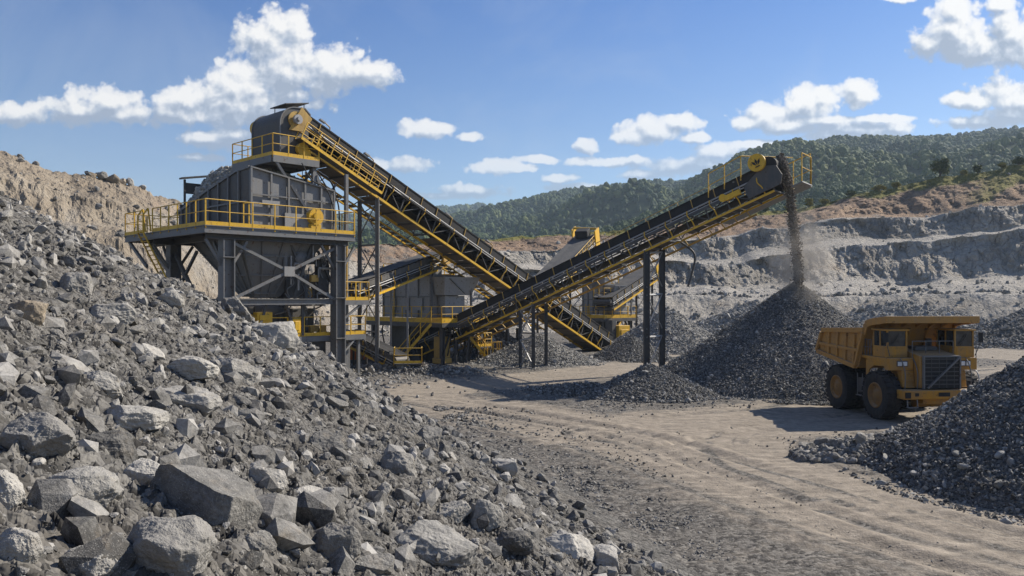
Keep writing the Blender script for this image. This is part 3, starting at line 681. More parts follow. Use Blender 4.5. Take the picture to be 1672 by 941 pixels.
soil = np.clip(soil, 0, 1); tan_ = left * np.clip(.58 + fbm(q * .09, 4, .6, 118) * 1.3 + .0 * Z, 0, 1)
gn = fbm(q * .12, 3, .6, 119)
grass = np.maximum(sstep(6.62, 6.95, V_ + .25 * gn) * sstep(600, 860, CX), sstep(6.1, 6.6, V_ + .9 * gn) * sstep(1500, 1640, CX) * .75)
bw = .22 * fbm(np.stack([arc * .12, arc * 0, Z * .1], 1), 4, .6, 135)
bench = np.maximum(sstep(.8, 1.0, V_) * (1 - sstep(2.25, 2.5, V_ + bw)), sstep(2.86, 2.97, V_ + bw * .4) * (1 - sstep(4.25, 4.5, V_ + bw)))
bench = np.maximum(bench, sstep(4.86, 4.97, V_ + bw * .4) * (1 - sstep(6.1, 6.4, V_ + bw)) * .8) * (1 - left)  # pale bench gravel, carried past the lips to paint in sunlit ledge lines
# real distance along the ray: keep the direction, change the range
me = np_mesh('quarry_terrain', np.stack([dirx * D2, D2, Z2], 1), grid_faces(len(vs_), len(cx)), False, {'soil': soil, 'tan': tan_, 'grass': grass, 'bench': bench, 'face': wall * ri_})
def mat_quarry():
    t = NT('quarry_rock_face'); pos = t.geo().outputs['Position']
    mp = t.n('ShaderNodeMapping'); mp.inputs['Scale'].default_value = (1, 1, .55); t.l(pos, mp.inputs['Vector']); v = mp.outputs[0]
    n1 = t.noise(v, .06, 5, .6, .6); n2 = t.noise(v, .42, 5, .68); n3 = t.noise(v, 2.6, 4, .7)
    a = t.math('ADD', t.math('MULTIPLY', n1, .45), t.math('ADD', t.math('MULTIPLY', n2, .35), t.math('MULTIPLY', n3, .2)))
    rock = t.ramp(a, [(.36, (.155, .141, .122)), (.48, (.30, .275, .238)), (.62, (.47, .43, .37))])
    rock = t.mix(t.ramp(t.noise(v, .11, 6, .65, .8), [(.55, 0.), (.70, .5)]), rock, (.30, .225, .15))
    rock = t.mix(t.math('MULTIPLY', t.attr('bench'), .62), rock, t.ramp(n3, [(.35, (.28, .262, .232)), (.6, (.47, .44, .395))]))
    red = t.ramp(t.math('ADD', t.math('MULTIPLY', n2, .6), t.math('MULTIPLY', n1, .4)), [(.38, (.105, .078, .06)), (.5, (.225, .145, .092)), (.62, (.38, .25, .15))])
    c = t.mix(t.math('MULTIPLY', t.ramp(t.math('ADD', t.attr('soil'), t.math('MULTIPLY', t.math('SUBTRACT', n2, .5), 1.2)), [(.3, 0.), (.7, 1.)]), .85), rock, red)
    tan = t.ramp(a, [(.36, (.155, .13, .102)), (.5, (.285, .235, .175)), (.62, (.38, .325, .25))])
    c = t.mix(t.math('MULTIPLY', t.ramp(t.math('ADD', t.attr('tan'), t.math('MULTIPLY', t.math('SUBTRACT', n2, .5), 1.0)), [(.25, 0.), (.75, 1.)]), .9), c, tan)
    gr = t.ramp(n3, [(.35, (.09, .095, .022)), (.65, (.25, .22, .07))])
    c = t.mix(t.ramp(t.math('ADD', t.attr('grass'), t.math('MULTIPLY', t.math('SUBTRACT', n3, .5), 1.4)), [(.45, 0.), (.75, 1.)]), c, gr)
    wv = t.n('ShaderNodeVectorMath', operation='MULTIPLY_ADD'); nv = t.n('ShaderNodeTexNoise'); nv.inputs['Scale'].default_value = .5; nv.inputs['Detail'].default_value = 3; t.l(pos, nv.inputs['Vector']); t.l(nv.outputs['Color'], wv.inputs[0]); wv.inputs[1].default_value = (1.6, 1.6, 1.6); t.l(v, wv.inputs[2])
    vo = t.n('ShaderNodeTexVoronoi', feature='DISTANCE_TO_EDGE'); vo.inputs['Scale'].default_value = .42; t.l(wv.outputs[0], vo.inputs['Vector']); crk = t.ramp(vo.outputs['Distance'], [(0., 0.), (.07, 1.)])
    c = t.mix(t.math('MULTIPLY', t.math('SUBTRACT', 1.0, crk), t.math('MULTIPLY', t.attr('face'), .26)), c, (.07, .062, .053))
    h = t.math('ADD', t.math('MULTIPLY', n2, 1.2), t.math('ADD', t.math('MULTIPLY', n3, .4), t.math('MULTIPLY', t.math('MULTIPLY', crk, t.attr('face')), .30)))
    return t.fin(c, .95, t.bump(h, 1.0, 1.1), 0, .12)
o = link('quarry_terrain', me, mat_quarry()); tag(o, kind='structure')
Q2 = np.stack([dirx * D2, D2, Z2], 1).reshape(len(vs_), len(cx), 3)
# fallen blocks on the benches and at the wall feet
rs = np.random.default_rng(31); hp = Heap()
n = 7000; ci = rs.integers(0, len(cx), n)
vv = np.where(rs.uniform(0, 1, n) < .6, rs.normal(1.9, .35, n), np.where(rs.uniform(0, 1, n) < .5, rs.normal(.35, .4, n), rs.uniform(2.9, 7.0, n)))
ri = np.clip(np.searchsorted(vs_, np.clip(vv, .02, 7.2)), 0, len(vs_) - 1)
p = Q2[ri, ci]; lf = (cx[ci] < 500)
hp.stones(p, (.10 + .5 * rs.uniform(0, 1, n) ** 5) * np.where(lf, 1.0, 1.25), 1, 12, 141, sink=.25)
o = hp.build('fallen_rocks', M['gravel_mid']); tag(o, 'fallen rock fragments strewn over the quarry benches and wall feet', 'stones', kind='stuff')
# big blocks crowning the left spoil bank
k_ = 0
for (px, py, w, lb) in ((143, 276, 9, 'dark block perched on the crest of the left spoil bank, leftmost'), (150, 284, 13, 'wide brown block on the left spoil bank crest'), (166, 290, 18, 'tallest pale block on the left spoil bank crest'),
                    (186, 295, 17, 'rounded tan block right of the tallest one on the left crest'), (200, 303, 12, 'tan block with sloping top on the left bank crest'), (213, 306, 14, 'grey block at the right end of the crest blocks'), (234, 316, 9, 'lone small block on the crest near the hopper platform'), (58, 263, 9, 'small block on the crest near the left edge of the view')):
    c_ = int(np.argmin(np.abs(cx - px))); r_ = int(np.argmax(HY - (Q2[:, c_, 2] - CAMH) / Q2[:, c_, 1] * -F * -1)) if False else int(np.argmax((Q2[:, c_, 2] - CAMH) / Q2[:, c_, 1]))
    q_ = Q2[r_, c_]; s = w * q_[1] / F / 2 * 1.25
    o = link('rock', medmesh[k_ % 14]); o.location = q_ + np.array([0, 0, s * .35]); o.scale = (s, s, s * 1.1); o.rotation_euler = (.3 * k_, .2, k_); k_ += 1
    mk = 'boulder_brown' if 'brown' in lb or 'tan' in lb else 'boulder_pale' if 'pale' in lb else 'boulder_dark' if 'dark' in lb else None
    if mk: o.material_slots[0].link = 'OBJECT'; o.material_slots[0].material = M[mk]
    tag(o, lb, 'rock', 'blocks on the spoil bank crest')

# ------------------------------------------------------------------ wooded hills
HILLS = [
 ('near', 820, 2300, [(640,420),(900,385),(1000,348),(1060,320),(1110,300),(1160,286),(1200,277),(1260,255),(1300,241),(1340,231),(1440,223),(1520,221),(1560,218),(1620,211),(1672,207),(1900,192),(2300,175)], 520, 1250, 0, 5.8, 34000),
 ('mid', 520, 1500, [(520,400),(640,384),(700,372),(760,353),(830,331),(900,313),(960,305),(1040,298),(1110,295),(1180,297),(1300,302),(1500,310)], 600, 1600, 0, 7.5, 15000),
 ('far', 300, 1300, [(300,352),(500,350),(585,347),(650,343),(700,337),(780,334),(860,332),(950,336),(1300,345)], 1100, 2700, 0, 14, 4500),
]
rimy_x = [300, 560, 620, 760, 900, 1060, 1200, 1270, 1350, 1440, 1520, 1600, 1672, 2300]; rimy = [400, 404, 398, 392, 386, 372, 350, 346, 332, 311, 288, 280, 268, 215]
def mat_hill():
    t = NT('hill_undergrowth'); n = t.noise(t.geo().outputs['Position'], .08, 6); return t.fin(t.ramp(n, [(.35, (.018, .030, .010)), (.65, (.05, .065, .022))]), .95, None, 0, .1)
mh = mat_hill()
def mat_leaf(name, a, b, c):
    t = NT(name); tn = t.attr('tone'); pos = t.geo().outputs['Position']
    n = t.noise(pos, .9, 4, .7); f = t.math('ADD', t.math('MULTIPLY', tn, .65), t.math('MULTIPLY', n, .35))
    cc = t.ramp(f, [(.22, a), (.55, b), (.85, c)]); t.fin(cc, .75, t.bump(t.noise(pos, 2.2, 4, .75), .7, .8), 0, .15)
    return t.m
mleaf = mat_leaf('forest_foliage', (.028, .050, .015), (.058, .088, .023), (.135, .15, .038))
def crown(sub, seed, tall):
    V, Fc = ico(sub); V = V.copy(); nr = V.copy()
    V = V * (1 + .28 * fbm(V * 1.9 + seed, 2, .5, seed)[:, None] + .30 * fbm(V * 4.6 + seed, 2, .6, seed + 5)[:, None])
    V[:, 2] *= tall; return V, Fc
for hi, (hn, x0, x1, sil, Da, Db, _, sp, nt) in enumerate(HILLS):
    cxh = np.linspace(x0, x1, 260); ys = np.interp(cxh, [s[0] for s in sil], [s[1] for s in sil])
    vr = np.concatenate([np.linspace(0, 1, 70), np.linspace(1.04, 1.5, 10)])
    Dh = Da + (Db - Da) * vr
    base = np.interp(cxh, rimy_x, rimy) + 10
    Zt = CAMH + (HY - ys) * Db / F - sp * .8; Zb = CAMH + (HY - base) * Da / F - 2
    def hz(v, i=None, Zt=Zt, Zb=Zb): return Zb[None] + (Zt - Zb)[None] * np.where(v < 1, np.clip(v, 0, 1) ** 1.12, 1 - .8 * (v - 1))[:, None]
    Zh = hz(vr); DD = np.repeat(Dh[:, None], len(cxh), 1); XX = (cxh[None] - 836) / F * DD
    q = np.stack([XX.ravel() * .0075, DD.ravel() * .005, Zh.ravel() * 0], 1)
    amp = (np.sin(np.clip(vr, 0, 1) * pi) * (70 if hi < 2 else 40))[:, None]
    Zh = Zh + (fbm(q, 4, .5, 150 + hi).reshape(Zh.shape)) * amp
    Vh = np.stack([XX.ravel(), DD.ravel(), Zh.ravel()], 1)
    o = link('hill', np_mesh('hill', Vh, grid_faces(len(vr), len(cxh)), True), mh); tag(o, kind='structure')
    G = Vh.reshape(len(vr), len(cxh), 3); rs = np.random.default_rng(160 + hi); hp = Heap()
    n = nt; vi = rs.uniform(0, 1.03, n * 3) ** .8; w = (Da + (Db - Da) * vi) / Db
    keep = rs.uniform(0, 1, n * 3) < w; vi = vi[keep][:n]; ui = rs.uniform(0, len(cxh) - 2, len(vi))
    fi = vi * 69; r0 = np.clip(fi.astype(int), 0, len(vr) - 2); c0 = ui.astype(int); fr = (fi - r0)[:, None]; fc = (ui - c0)[:, None]
    pt = (G[r0, c0] * (1 - fc) + G[r0, c0 + 1] * fc) * (1 - fr) + (G[r0 + 1, c0] * (1 - fc) + G[r0 + 1, c0 + 1] * fc) * fr
    rad = sp * (.30 + .34 * rs.uniform(0, 1, len(pt)) ** 1.8) * np.where(rs.uniform(0, 1, len(pt)) < .07, 1.3, 1); tone = np.clip(.40 + .75 * fbm(pt * np.array([.009, .009, 0]), 3, .6, 170) + rs.normal(0, .22, len(pt)), 0, 1)
    var = rs.integers(0, 10, len(pt)); R = rs.uniform(0, 6.28, len(pt))
    for k in range(20):
        sub = 2 + k // 10; m = (var == k % 10) & ((vi < .22) == (sub == 3)); k = k % 10
        if not m.any(): continue
        Vc, Fc = crown(sub, 300 + k, (.85, 1.1, 1.35, 1.0, 1.55)[k % 5]); c = m.sum()
        ca, sa = np.cos(R[m])[:, None], np.sin(R[m])[:, None]
        W = np.stack([Vc[None, :, 0] * ca - Vc[None, :, 1] * sa, Vc[None, :, 0] * sa + Vc[None, :, 1] * ca, np.repeat(Vc[None, :, 2], c, 0)], 2) * rad[m][:, None, None]
        W += pt[m][:, None, :]; W[:, :, 2] += (rad[m] * .75)[:, None]
        hp.add(W.reshape(-1, 3), (Fc[None] + (np.arange(c) * len(Vc))[:, None, None]).reshape(-1, 3), np.repeat(tone[m], len(Vc)))
    o = hp.build('forest', mleaf)
    tag(o, {'near': 'dense green forest on the nearer hill rising to the right', 'mid': 'dense green forest on the middle hill behind the crossing conveyors', 'far': 'bluish far forest on the low distant ridge at centre left'}[hn], 'forest', kind='stuff')

# shrubs along the quarry rim: leaf clumps on a few stems
mshr = [mat_leaf('dark_shrub_leaves', (.045, .065, .018), (.09, .11, .03), (.17, .18, .05)), mat_leaf('yellow_shrub_leaves', (.14, .14, .025), (.27, .24, .05), (.38, .31, .08))]
mbark = mat_rock('bark', (.05, .04, .03), (.16, .13, .10), s=3, bump=.5)
def rim_point(px):
    c_ = int(np.argmin(np.abs(cx - px))); e = (Q2[:, c_, 2] - CAMH) / Q2[:, c_, 1]; r_ = int(np.argmax(e)); return Q2[r_, c_]
SHR = [(1534, 34, 30, 0, 'round dark green bush standing on the rim at the right'), (1597, 17, 16, 0, 'small dark bush on the rim right of the round bush'), (1322, 17, 15, 1, 'yellow-green bush on the rim above the falling gravel'),
       (1287, 16, 10, 1, 'low yellow bush on the rim beside the conveyor head'), (1345, 20, 9, 1, 'wide low yellowish bush on the rim right of the falling gravel'), (1436, 22, 10, 1, 'low orange-tinged bush on the rim, middle of right slope'),
       (1462, 16, 9, 1, 'small yellow bush clinging to the rim above the red soil'), (1664, 24, 14, 0, 'bush at the right edge on the rim'), (1250, 15, 9, 0, 'low green bush on the rim under the conveyor head'), (1388, 18, 9, 0, 'low green bush on the rim, left of orange-tinged bush'), (1573, 12, 8, 1, 'tiny yellow bush between the two dark bushes on the rim'), (1635, 14, 9, 1, 'yellowish low bush on the rim near the right edge')]
for i, (px, w, h, kind, lb) in enumerate(SHR):
    b = rim_point(px); s = b[1] / F; rw, rh = w * s / 2, h * s
    root = empty('shrub', tuple(b - np.array([0, 0, .2])), label=lb, cat='bush', group='bushes on the quarry rim'); rs = np.random.default_rng(400 + i)
    cl = rs.normal(size=(26, 3)); cl /= np.linalg.norm(cl, axis=1)[:, None]; cl *= rs.uniform(.3, .95, 26)[:, None]; cl = cl * np.array([rw * .85, rw * .85, rh * .42]) + np.array([0, 0, rh * .55])
    n = 2600; k = rs.integers(0, 26, n); pos = cl[k] + rs.normal(0, .16, (n, 3)) * np.array([rw, rw, rh * .5]); pos[:, 2] = np.abs(pos[:, 2])
    a = rs.normal(size=(n, 3)); a /= np.linalg.norm(a, axis=1)[:, None]; bb = np.cross(a, rs.normal(size=(n, 3))); bb /= np.linalg.norm(bb, axis=1)[:, None]; L = rs.uniform(.07, .16, n)[:, None] * max(rw, .8) * .8
    Vq = np.stack([pos - a * L, pos + bb * L * .6, pos + a * L, pos - bb * L * .6], 1).reshape(-1, 3)
    link('foliage', np_mesh('foliage', Vq, np.arange(n * 4).reshape(-1, 4), False, {'tone': np.repeat(np.clip(rs.normal(.5, .22, 26)[k], 0, 1), 4)}), mshr[kind], root)
    m = MB()
    for j in range(5): e = cl[j]; m.tube((0, 0, 0), tuple(e), .05 * max(rw, .8), 5, .015)
    m.build('stem', mbark, root)

# ------------------------------------------------------------------ sky and sun
SUN_AZ = (.89, .455); SUN_EL = radians(38)
sl = bpy.data.lights.new('sun', 'SUN'); sl.energy = 5.0; sl.angle = radians(.53); sl.color = (1, .925, .81)
so = bpy.data.objects.new('sun', sl); col.objects.link(so)
nn = hypot(*SUN_AZ); sd = Vector((SUN_AZ[0]/nn*cos(SUN_EL), SUN_AZ[1]/nn*cos(SUN_EL), sin(SUN_EL)))
so.rotation_euler = sd.to_track_quat('Z', 'Y').to_euler(); so.location = (60, 30, 80)
w = bpy.data.worlds.new('World'); sc.world = w; w.use_nodes = True; nt = w.node_tree; nt.nodes.clear()
class WT(NT):
    def __init__(s): s.t = nt
W = WT()
w.cycles.sampling_method = 'MANUAL'; w.cycles.sample_map_resolution = 256
sky = W.n('ShaderNodeTexSky', sky_type='NISHITA'); sky.sun_disc = False; sky.sun_elevation = SUN_EL; sky.sun_rotation = atan2(SUN_AZ[0], SUN_AZ[1])
sky.altitude = 300; sky.air_density = 1.0; sky.dust_density = .6; sky.ozone_density = 1.6
dirv = W.n('ShaderNodeTexCoord').outputs['Generated']
sep = W.n('ShaderNodeSeparateXYZ'); W.l(dirv, sep.inputs[0])
yy = W.math('MAXIMUM', sep.outputs[1], .05)
u_ = W.math('DIVIDE', sep.outputs[0], yy); v_ = W.math('DIVIDE', sep.outputs[2], yy)
cmb = W.n('ShaderNodeCombineXYZ'); W.l(u_, cmb.inputs[0]); W.l(v_, cmb.inputs[1])
CL = [ # cloud lobes: px, py, rx, ry
 (465,118,70,62),(435,62,52,52),(480,45,30,34),(545,112,70,40),(600,122,52,24),(395,140,60,44),(310,165,62,36),(400,178,120,34),(285,185,60,22),
 (170,172,66,34),(120,182,70,24),(40,186,90,22),(205,185,40,18),
 (345,228,52,17),(385,222,28,14),
 (700,211,46,16),(763,223,24,10),(655,268,50,16),(620,272,30,9),(815,272,52,13),(770,312,74,12),(850,275,30,8),
 (1068,214,58,24),(1030,220,34,14),(1110,200,34,14),(1135,226,30,9),(957,238,20,12),
 (1255,190,52,27),(1225,200,34,16),(1320,166,46,30),(1350,160,30,24),(1405,152,30,27),(1285,205,60,16),
 (1400,212,84,18),(1350,222,50,12),(1460,208,36,10),
 (1560,55,58,46),(1520,75,44,22),(1600,85,80,26),(1555,18,42,28),(1650,60,44,60),(1680,95,50,24),
 (1640,150,64,26),(1580,165,52,14),(1670,165,60,24),(1590,200,70,12),(1655,190,50,16),
 (1120,272,100,16),(1180,250,60,16),(1050,285,50,9),(915,292,32,8),(1470,-4,30,9),(1640,8,30,14),(320,258,36,8),(1000,264,84,9),(880,262,40,7),(1250,238,70,10),(1440,196,70,9),(950,306,70,8),(720,318,60,7),(1330,196,60,9),(560,250,30,7),(1235,272,50,8)]
grp = bpy.data.node_groups.new('cloud_field', 'ShaderNodeTree')
grp.interface.new_socket('P', in_out='INPUT', socket_type='NodeSocketVector'); grp.interface.new_socket('D', in_out='OUTPUT', socket_type='NodeSocketFloat')
class GT(NT):
    def __init__(s): s.t = grp
G_ = GT(); gi = G_.n('NodeGroupInput'); go = G_.n('NodeGroupOutput')
nw = G_.n('ShaderNodeTexNoise'); nw.inputs['Scale'].default_value = 22; nw.inputs['Detail'].default_value = 3; G_.l(gi.outputs[0], nw.inputs['Vector'])
ws = G_.n('ShaderNodeVectorMath', operation='MULTIPLY_ADD'); G_.l(nw.outputs['Color'], ws.inputs[0]); ws.inputs[1].default_value = (.016, .010, 0); G_.l(gi.outputs[0], ws.inputs[2])
ctr = G_.n('ShaderNodeVectorMath', operation='SUBTRACT'); G_.l(ws.outputs[0], ctr.inputs[0]); ctr.inputs[1].default_value = (.008, .005, 0)
acc = None
for (px, py, rx, ry) in CL:
    iu, iv = F / rx / 1.42, F / ry / 1.42; cu, cv = (px - 836) / F, (HY - py) / F
    ma = G_.n('ShaderNodeVectorMath', operation='MULTIPLY_ADD'); G_.l(ctr.outputs[0], ma.inputs[0]); ma.inputs[1].default_value = (iu, iv, 0); ma.inputs[2].default_value = (-cu*iu, -cv*iv, 0)
    le = G_.n('ShaderNodeVectorMath', operation='LENGTH'); G_.l(ma.outputs[0], le.inputs[0])
    if acc is None: acc = le.outputs['Value']
    else:
        x = G_.n('ShaderNodeMath', operation='SMOOTH_MIN'); G_.l(acc, x.inputs[0]); G_.l(le.outputs['Value'], x.inputs[1]); x.inputs[2].default_value = .22; acc = x.outputs[0]
nb = G_.noise(gi.outputs[0], 24, 10, .61, .0)
vo = G_.n('ShaderNodeTexVoronoi', feature='SMOOTH_F1'); vo.inputs['Scale'].default_value = 52; vo.inputs['Smoothness'].default_value = .6; vo.inputs['Detail'].default_value = 2.5; vo.inputs['Roughness'].default_value = .55
G_.l(ctr.outputs[0], vo.inputs['Vector'])
d = G_.math('SUBTRACT', 1.0, acc)
d = G_.math('ADD', d, G_.math('MULTIPLY', G_.math('SUBTRACT', nb, .5), .95)); d = G_.math('ADD', d, G_.math('MULTIPLY', G_.math('SUBTRACT', .42, vo.outputs['Distance']), .42))
G_.l(d, go.inputs[0])
def field(off):
    g = W.n('ShaderNodeGroup'); g.node_tree = grp
    if off is None: W.l(cmb.outputs[0], g.inputs[0])
    else:
        a = W.n('ShaderNodeVectorMath', operation='ADD'); W.l(cmb.outputs[0], a.inputs[0]); a.inputs[1].default_value = (*off, 0); W.l(a.outputs[0], g.inputs[0])
    return g.outputs[0]
d0_ = field(None); d1_ = field((.006, .009)); d2_ = field((.004, .034)); d3_ = field((-.002, -.026))
cov = W.ramp(d0_, [(-.05, 0.), (.07, .26), (.19, .82), (.36, 1.)])
lit = W.math('ADD', .50, W.math('ADD', W.math('MULTIPLY', W.math('SUBTRACT', d0_, d1_), 1.5), W.math('MULTIPLY', W.math('SUBTRACT', d3_, d2_), .55)))
lit = W.math('SUBTRACT', lit, W.math('MULTIPLY', W.math('MAXIMUM', W.math('SUBTRACT', d0_, .45), 0.0), .16), clamp=True)
ccol = W.ramp(lit, [(.05, (3.0, 3.5, 4.4)), (.38, (4.3, 4.8, 5.6)), (.70, (6.8, 6.9, 7.1)), (1., (8.6, 8.4, 8.1))])
# distant clouds lower down fade into the air
fade = W.ramp(v_, [(.10, .50), (.24, .97)])
cov = W.math('MULTIPLY', cov, fade)
def is_(op, a, b): return W.math(op, a, b)
win = is_('MULTIPLY', is_('GREATER_THAN', sep.outputs[1], .3), is_('MULTIPLY', is_('LESS_THAN', W.math('ABSOLUTE', u_), .80), is_('MULTIPLY', is_('LESS_THAN', v_, .47), is_('GREATER_THAN', v_, -.02))))
tint = W.mix(1.0, sky.outputs[0], W.ramp(sep.outputs[2], [(0., (1.06, 1.03, 1.0)), (.10, (.80, .89, 1.0)), (.35, (.36, .62, 1.0))]), 'MULTIPLY')
wisp = W.ramp(W.noise(cmb.outputs[0], 3.2, 5, .62, .6), [(.48, 0.), (.80, .26)])
skyc = W.mix(wisp, tint, (5.4, 5.8, 6.3))
# unseen cloud added over the rest of the sky, to whiten and lift the fill
fill_cloud = W.ramp(W.noise(dirv, 2.6, 4, .6), [(.46, 0.), (.68, .35)])
outside = W.mix(W.math('MULTIPLY', fill_cloud, W.ramp(sep.outputs[2], [(0., .5), (.25, 1.)])), tint, (6.4, 6.6, 6.9))
sepw = W.ramp(W.math('MAXIMUM', W.math('ABSOLUTE', W.math('MULTIPLY', u_, .55)), v_), [(.40, 0.), (.60, 1.)])
outside = W.mix(W.math('MAXIMUM', sepw, W.math('LESS_THAN', sep.outputs[1], .06)), tint, outside)
bgA = W.n('ShaderNodeBackground'); bgB = W.n('ShaderNodeBackground'); mxs = W.n('ShaderNodeMixShader'); outw = W.n('ShaderNodeOutputWorld')
for b_ in (bgA, bgB): b_.inputs['Strength'].default_value = .082
W.l(outside, bgA.inputs['Color']); W.l(W.mix(cov, skyc, ccol), bgB.inputs['Color'])
W.l(win, mxs.inputs[0]); W.l(bgA.outputs[0], mxs.inputs[1]); W.l(bgB.outputs[0], mxs.inputs[2]); W.l(mxs.outputs[0], outw.inputs['Surface'])

sc.view_settings.view_transform = 'Standard'; sc.view_settings.look = 'None'; sc.view_settings.gamma = 1; sc.view_settings.exposure = .57
sc.view_settings.use_curve_mapping = False
sc.cycles.use_denoising = True
try: sc.cycles.denoiser = 'OPENIMAGEDENOISE'; sc.cycles.denoising_prefilter = 'ACCURATE'
except Exception: pass
sc.cycles.max_bounces = 4; sc.cycles.diffuse_bounces = 2; sc.cycles.glossy_bounces = 2

# air: pale haze that lets the far hills fade
m_ = bpy.data.materials.new('haze_air'); m_.use_nodes = True; nt_ = m_.node_tree; nt_.nodes.clear()
pv = nt_.nodes.new('ShaderNodeVolumePrincipled'); mo = nt_.nodes.new('ShaderNodeOutputMaterial'); nt_.links.new(pv.outputs[0], mo.inputs['Volume'])
pv.inputs['Color'].default_value = (.66, .83, 1, 1); pv.inputs['Density'].default_value = .00014; pv.inputs['Anisotropy'].default_value = .2
m_.cycles.homogeneous_volume = True
mb_ = MB(); mb_.box(-2600, 4600, -60, 2900, -3, 470); hz_ = mb_.build('haze', m_); tag(hz_, kind='stuff')
hz_['label'] = 'thin pale haze in the air over the quarry and hills'; hz_['category'] = 'haze'
# ------------------------------------------------------------------ railings, ladders, stairs
def railing(parent, pts, h=1.7, sp=1.5, toe=True, mat='yellow', r=.035, first=True, toe_h=.26, mid=True):
    m = MB(); tb = MB()
    for a, b in zip(pts[:-1], pts[1:]):
        a, b = Vector(a), Vector(b); L = (b - a).length; n = max(1, round(L / sp)); up = Vector((0, 0, h))
        for i in range(n + 1):
            p = a + (b - a) * i / n; m.bar(p - Vector((0, 0, .18)), p + up, .07, .07)
        m.tube(a + up, b + up, r * 1.1, 6)
        if mid: m.tube(a + up * .54, b + up * .54, r * .9, 6)
        if toe: tb.bar(a + Vector((0, 0, toe_h / 2 + .01)), b + Vector((0, 0, toe_h / 2 + .01)), .035, toe_h)
    o = m.build('railing', M[mat], parent)
    if toe: tb.build('toe_board', M[mat], parent)
    return o
def ladder(parent, p0, p1, w=.6, side=(1, 0, 0), mat='yellow', name='ladder', rr=.035, cage=False):
    m = MB(); a, b = Vector(p0), Vector(p1); s = Vector(side).normalized() * w / 2; L = (b - a).length
    for k in (-1, 1): m.tube(a + s * k, b + s * k, rr * 1.3, 6)
    n = int(L / .34)
    for i in range(1, n): p = a + (b - a) * i / n; m.tube(p - s, p + s, rr * .7, 5)
    if cage:
        nrm = (b - a).normalized().cross(s).normalized()
        for i in range(int(L / 1.0) + 1):
            p = a + (b - a).normalized() * i * 1.0
            pts = [p + s * 1.15 * cos(t) * 1.2 + nrm * .75 * sin(t) for t in [pi * j / 8 for j in range(9)]]
            m.path(pts, rr * .7, 5)
        for j in (2, 4, 6):
            t = pi * j / 8; o_ = s * 1.38 * cos(t) + nrm * .75 * sin(t); m.tube(a + o_, b + o_, rr * .6, 5)
    return m.build(name, M[mat], parent)
def stairs(parent, p0, p1, w=.9, mat='yellow', side=None):
    """p0 bottom centre, p1 top centre"""
    a, b = Vector(p0), Vector(p1); d = b - a; s = Vector((0, 0, 1)).cross(d).normalized() * w / 2
    m = MB(); t = MB(); n = max(3, int(abs(d.z) / .3))
    for k in (-1, 1): m.bar(a + s * k, b + s * k, .05, .26)
    for i in range(1, n):
        p = a + d * i / n; t.bar(p - s, p + s, .3, .04)
    st = m.build('stair', M[mat], parent); t.build('tread', M['steel_dark'], st)
    for k in (-1, 1):
        r = MB(); up = Vector((0, 0, 1.25)); r.tube(a + s * k + up, b + s * k + up, .035, 6); r.tube(a + s * k + up * .55, b + s * k + up * .55, .03, 6)
        for i in range(4): p = a + d * i / 3 + s * k; r.tube(p, p + up, .035, 6)
        r.build('handrail', M[mat], st)
    return st
def wallpanel(m, a, b, z0a, z1a, z0b, z1b, th=.08):
    """upright plate between ground points a and b with its own heights at each end"""
    a, b = Vector((*a, 0)), Vector((*b, 0)); n = Vector((0, 0, 1)).cross(b - a).normalized()
    m.plate([a + Vector((0, 0, z0a)), b + Vector((0, 0, z0b)), b + Vector((0, 0, z1b)), a + Vector((0, 0, z1a))], th, n)
def frustum(m, r0, z0, r1, z1):
    (ax0, ax1, ay0, ay1), (bx0, bx1, by0, by1) = r0, r1
    m.add([(ax0,ay0,z0),(ax1,ay0,z0),(ax1,ay1,z0),(ax0,ay1,z0),(bx0,by0,z1),(bx1,by0,z1),(bx1,by1,z1),(bx0,by1,z1)],
          [(3,2,1,0),(4,5,6,7),(0,1,5,4),(1,2,6,5),(2,3,7,6),(3,0,4,7)])
def bent_hose(m, pts, r=.06, n=6, k=8):
    P = [Vector(p) for p in pts]; P = [2*P[0]-P[1]] + P + [2*P[-1]-P[-2]]; out = []
    for i in range(1, len(P) - 2):
        for j in range(k):
            t = j / k; a, b, c, d = P[i-1], P[i], P[i+1], P[i+2]
            out.append(.5 * ((2*b) + (-a+c)*t + (2*a-5*b+4*c-d)*t*t + (-a+3*b-3*c+d)*t**3))
    m.path(out + [P[-2]], r, n)

# ------------------------------------------------------------------ main hopper tower
AZ = radians(46)
T0 = empty('hopper_tower', (-20.46, 53.1, 0), (0, 0, AZ), 'tall grey steel crusher tower with yellow-railed decks and a loaded hopper', 'crusher tower')
COLS = [(1.8, .6), (10.8, .6), (1.8, 9.2), (10.8, 9.2)]
for (x, y) in COLS:
    m = MB(); m.ibeam((x, y, .25), (x, y, 10.25), .84, .84, .07, (1, 0, 0))
    for z in (3.1, 6.2, 9.0): m.box(x - .47, x + .47, y - .47, y + .47, z, z + .06)
    c = m.build('column', M['steel'], T0); MB().box(x - .9, x + .9, y - .9, y + .9, -.2, .25).build('footing', M['concrete'], c)
m = MB(); m.box(.12, 11.88, .12, 14.08, 10.98, 11.12); m.build('deck', M['steel_dark'], T0)
m = MB()
m.ibeam((0, .1, 10.86), (12, .1, 10.86), .22, .52, .05); m.ibeam((.1, .25, 10.86), (.1, 14.2, 10.86), .22, .52, .05); m.ibeam((11.9, .25, 10.86), (11.9, 14.2, 10.86), .22, .52, .05); m.ibeam((.25, 14.1, 10.86), (11.75, 14.1, 10.86), .22, .52, .05)
m.build('deck_edge_beam', M['steel'], T0)
m = MB()
for y in (.6, 9.2): m.ibeam((.3, y, 10.55), (11.7, y, 10.55), .4, .58, .05)
for x in (1.8, 10.8): m.ibeam((x, .95, 10.53), (x, 13.9, 10.53), .4, .52, .05)
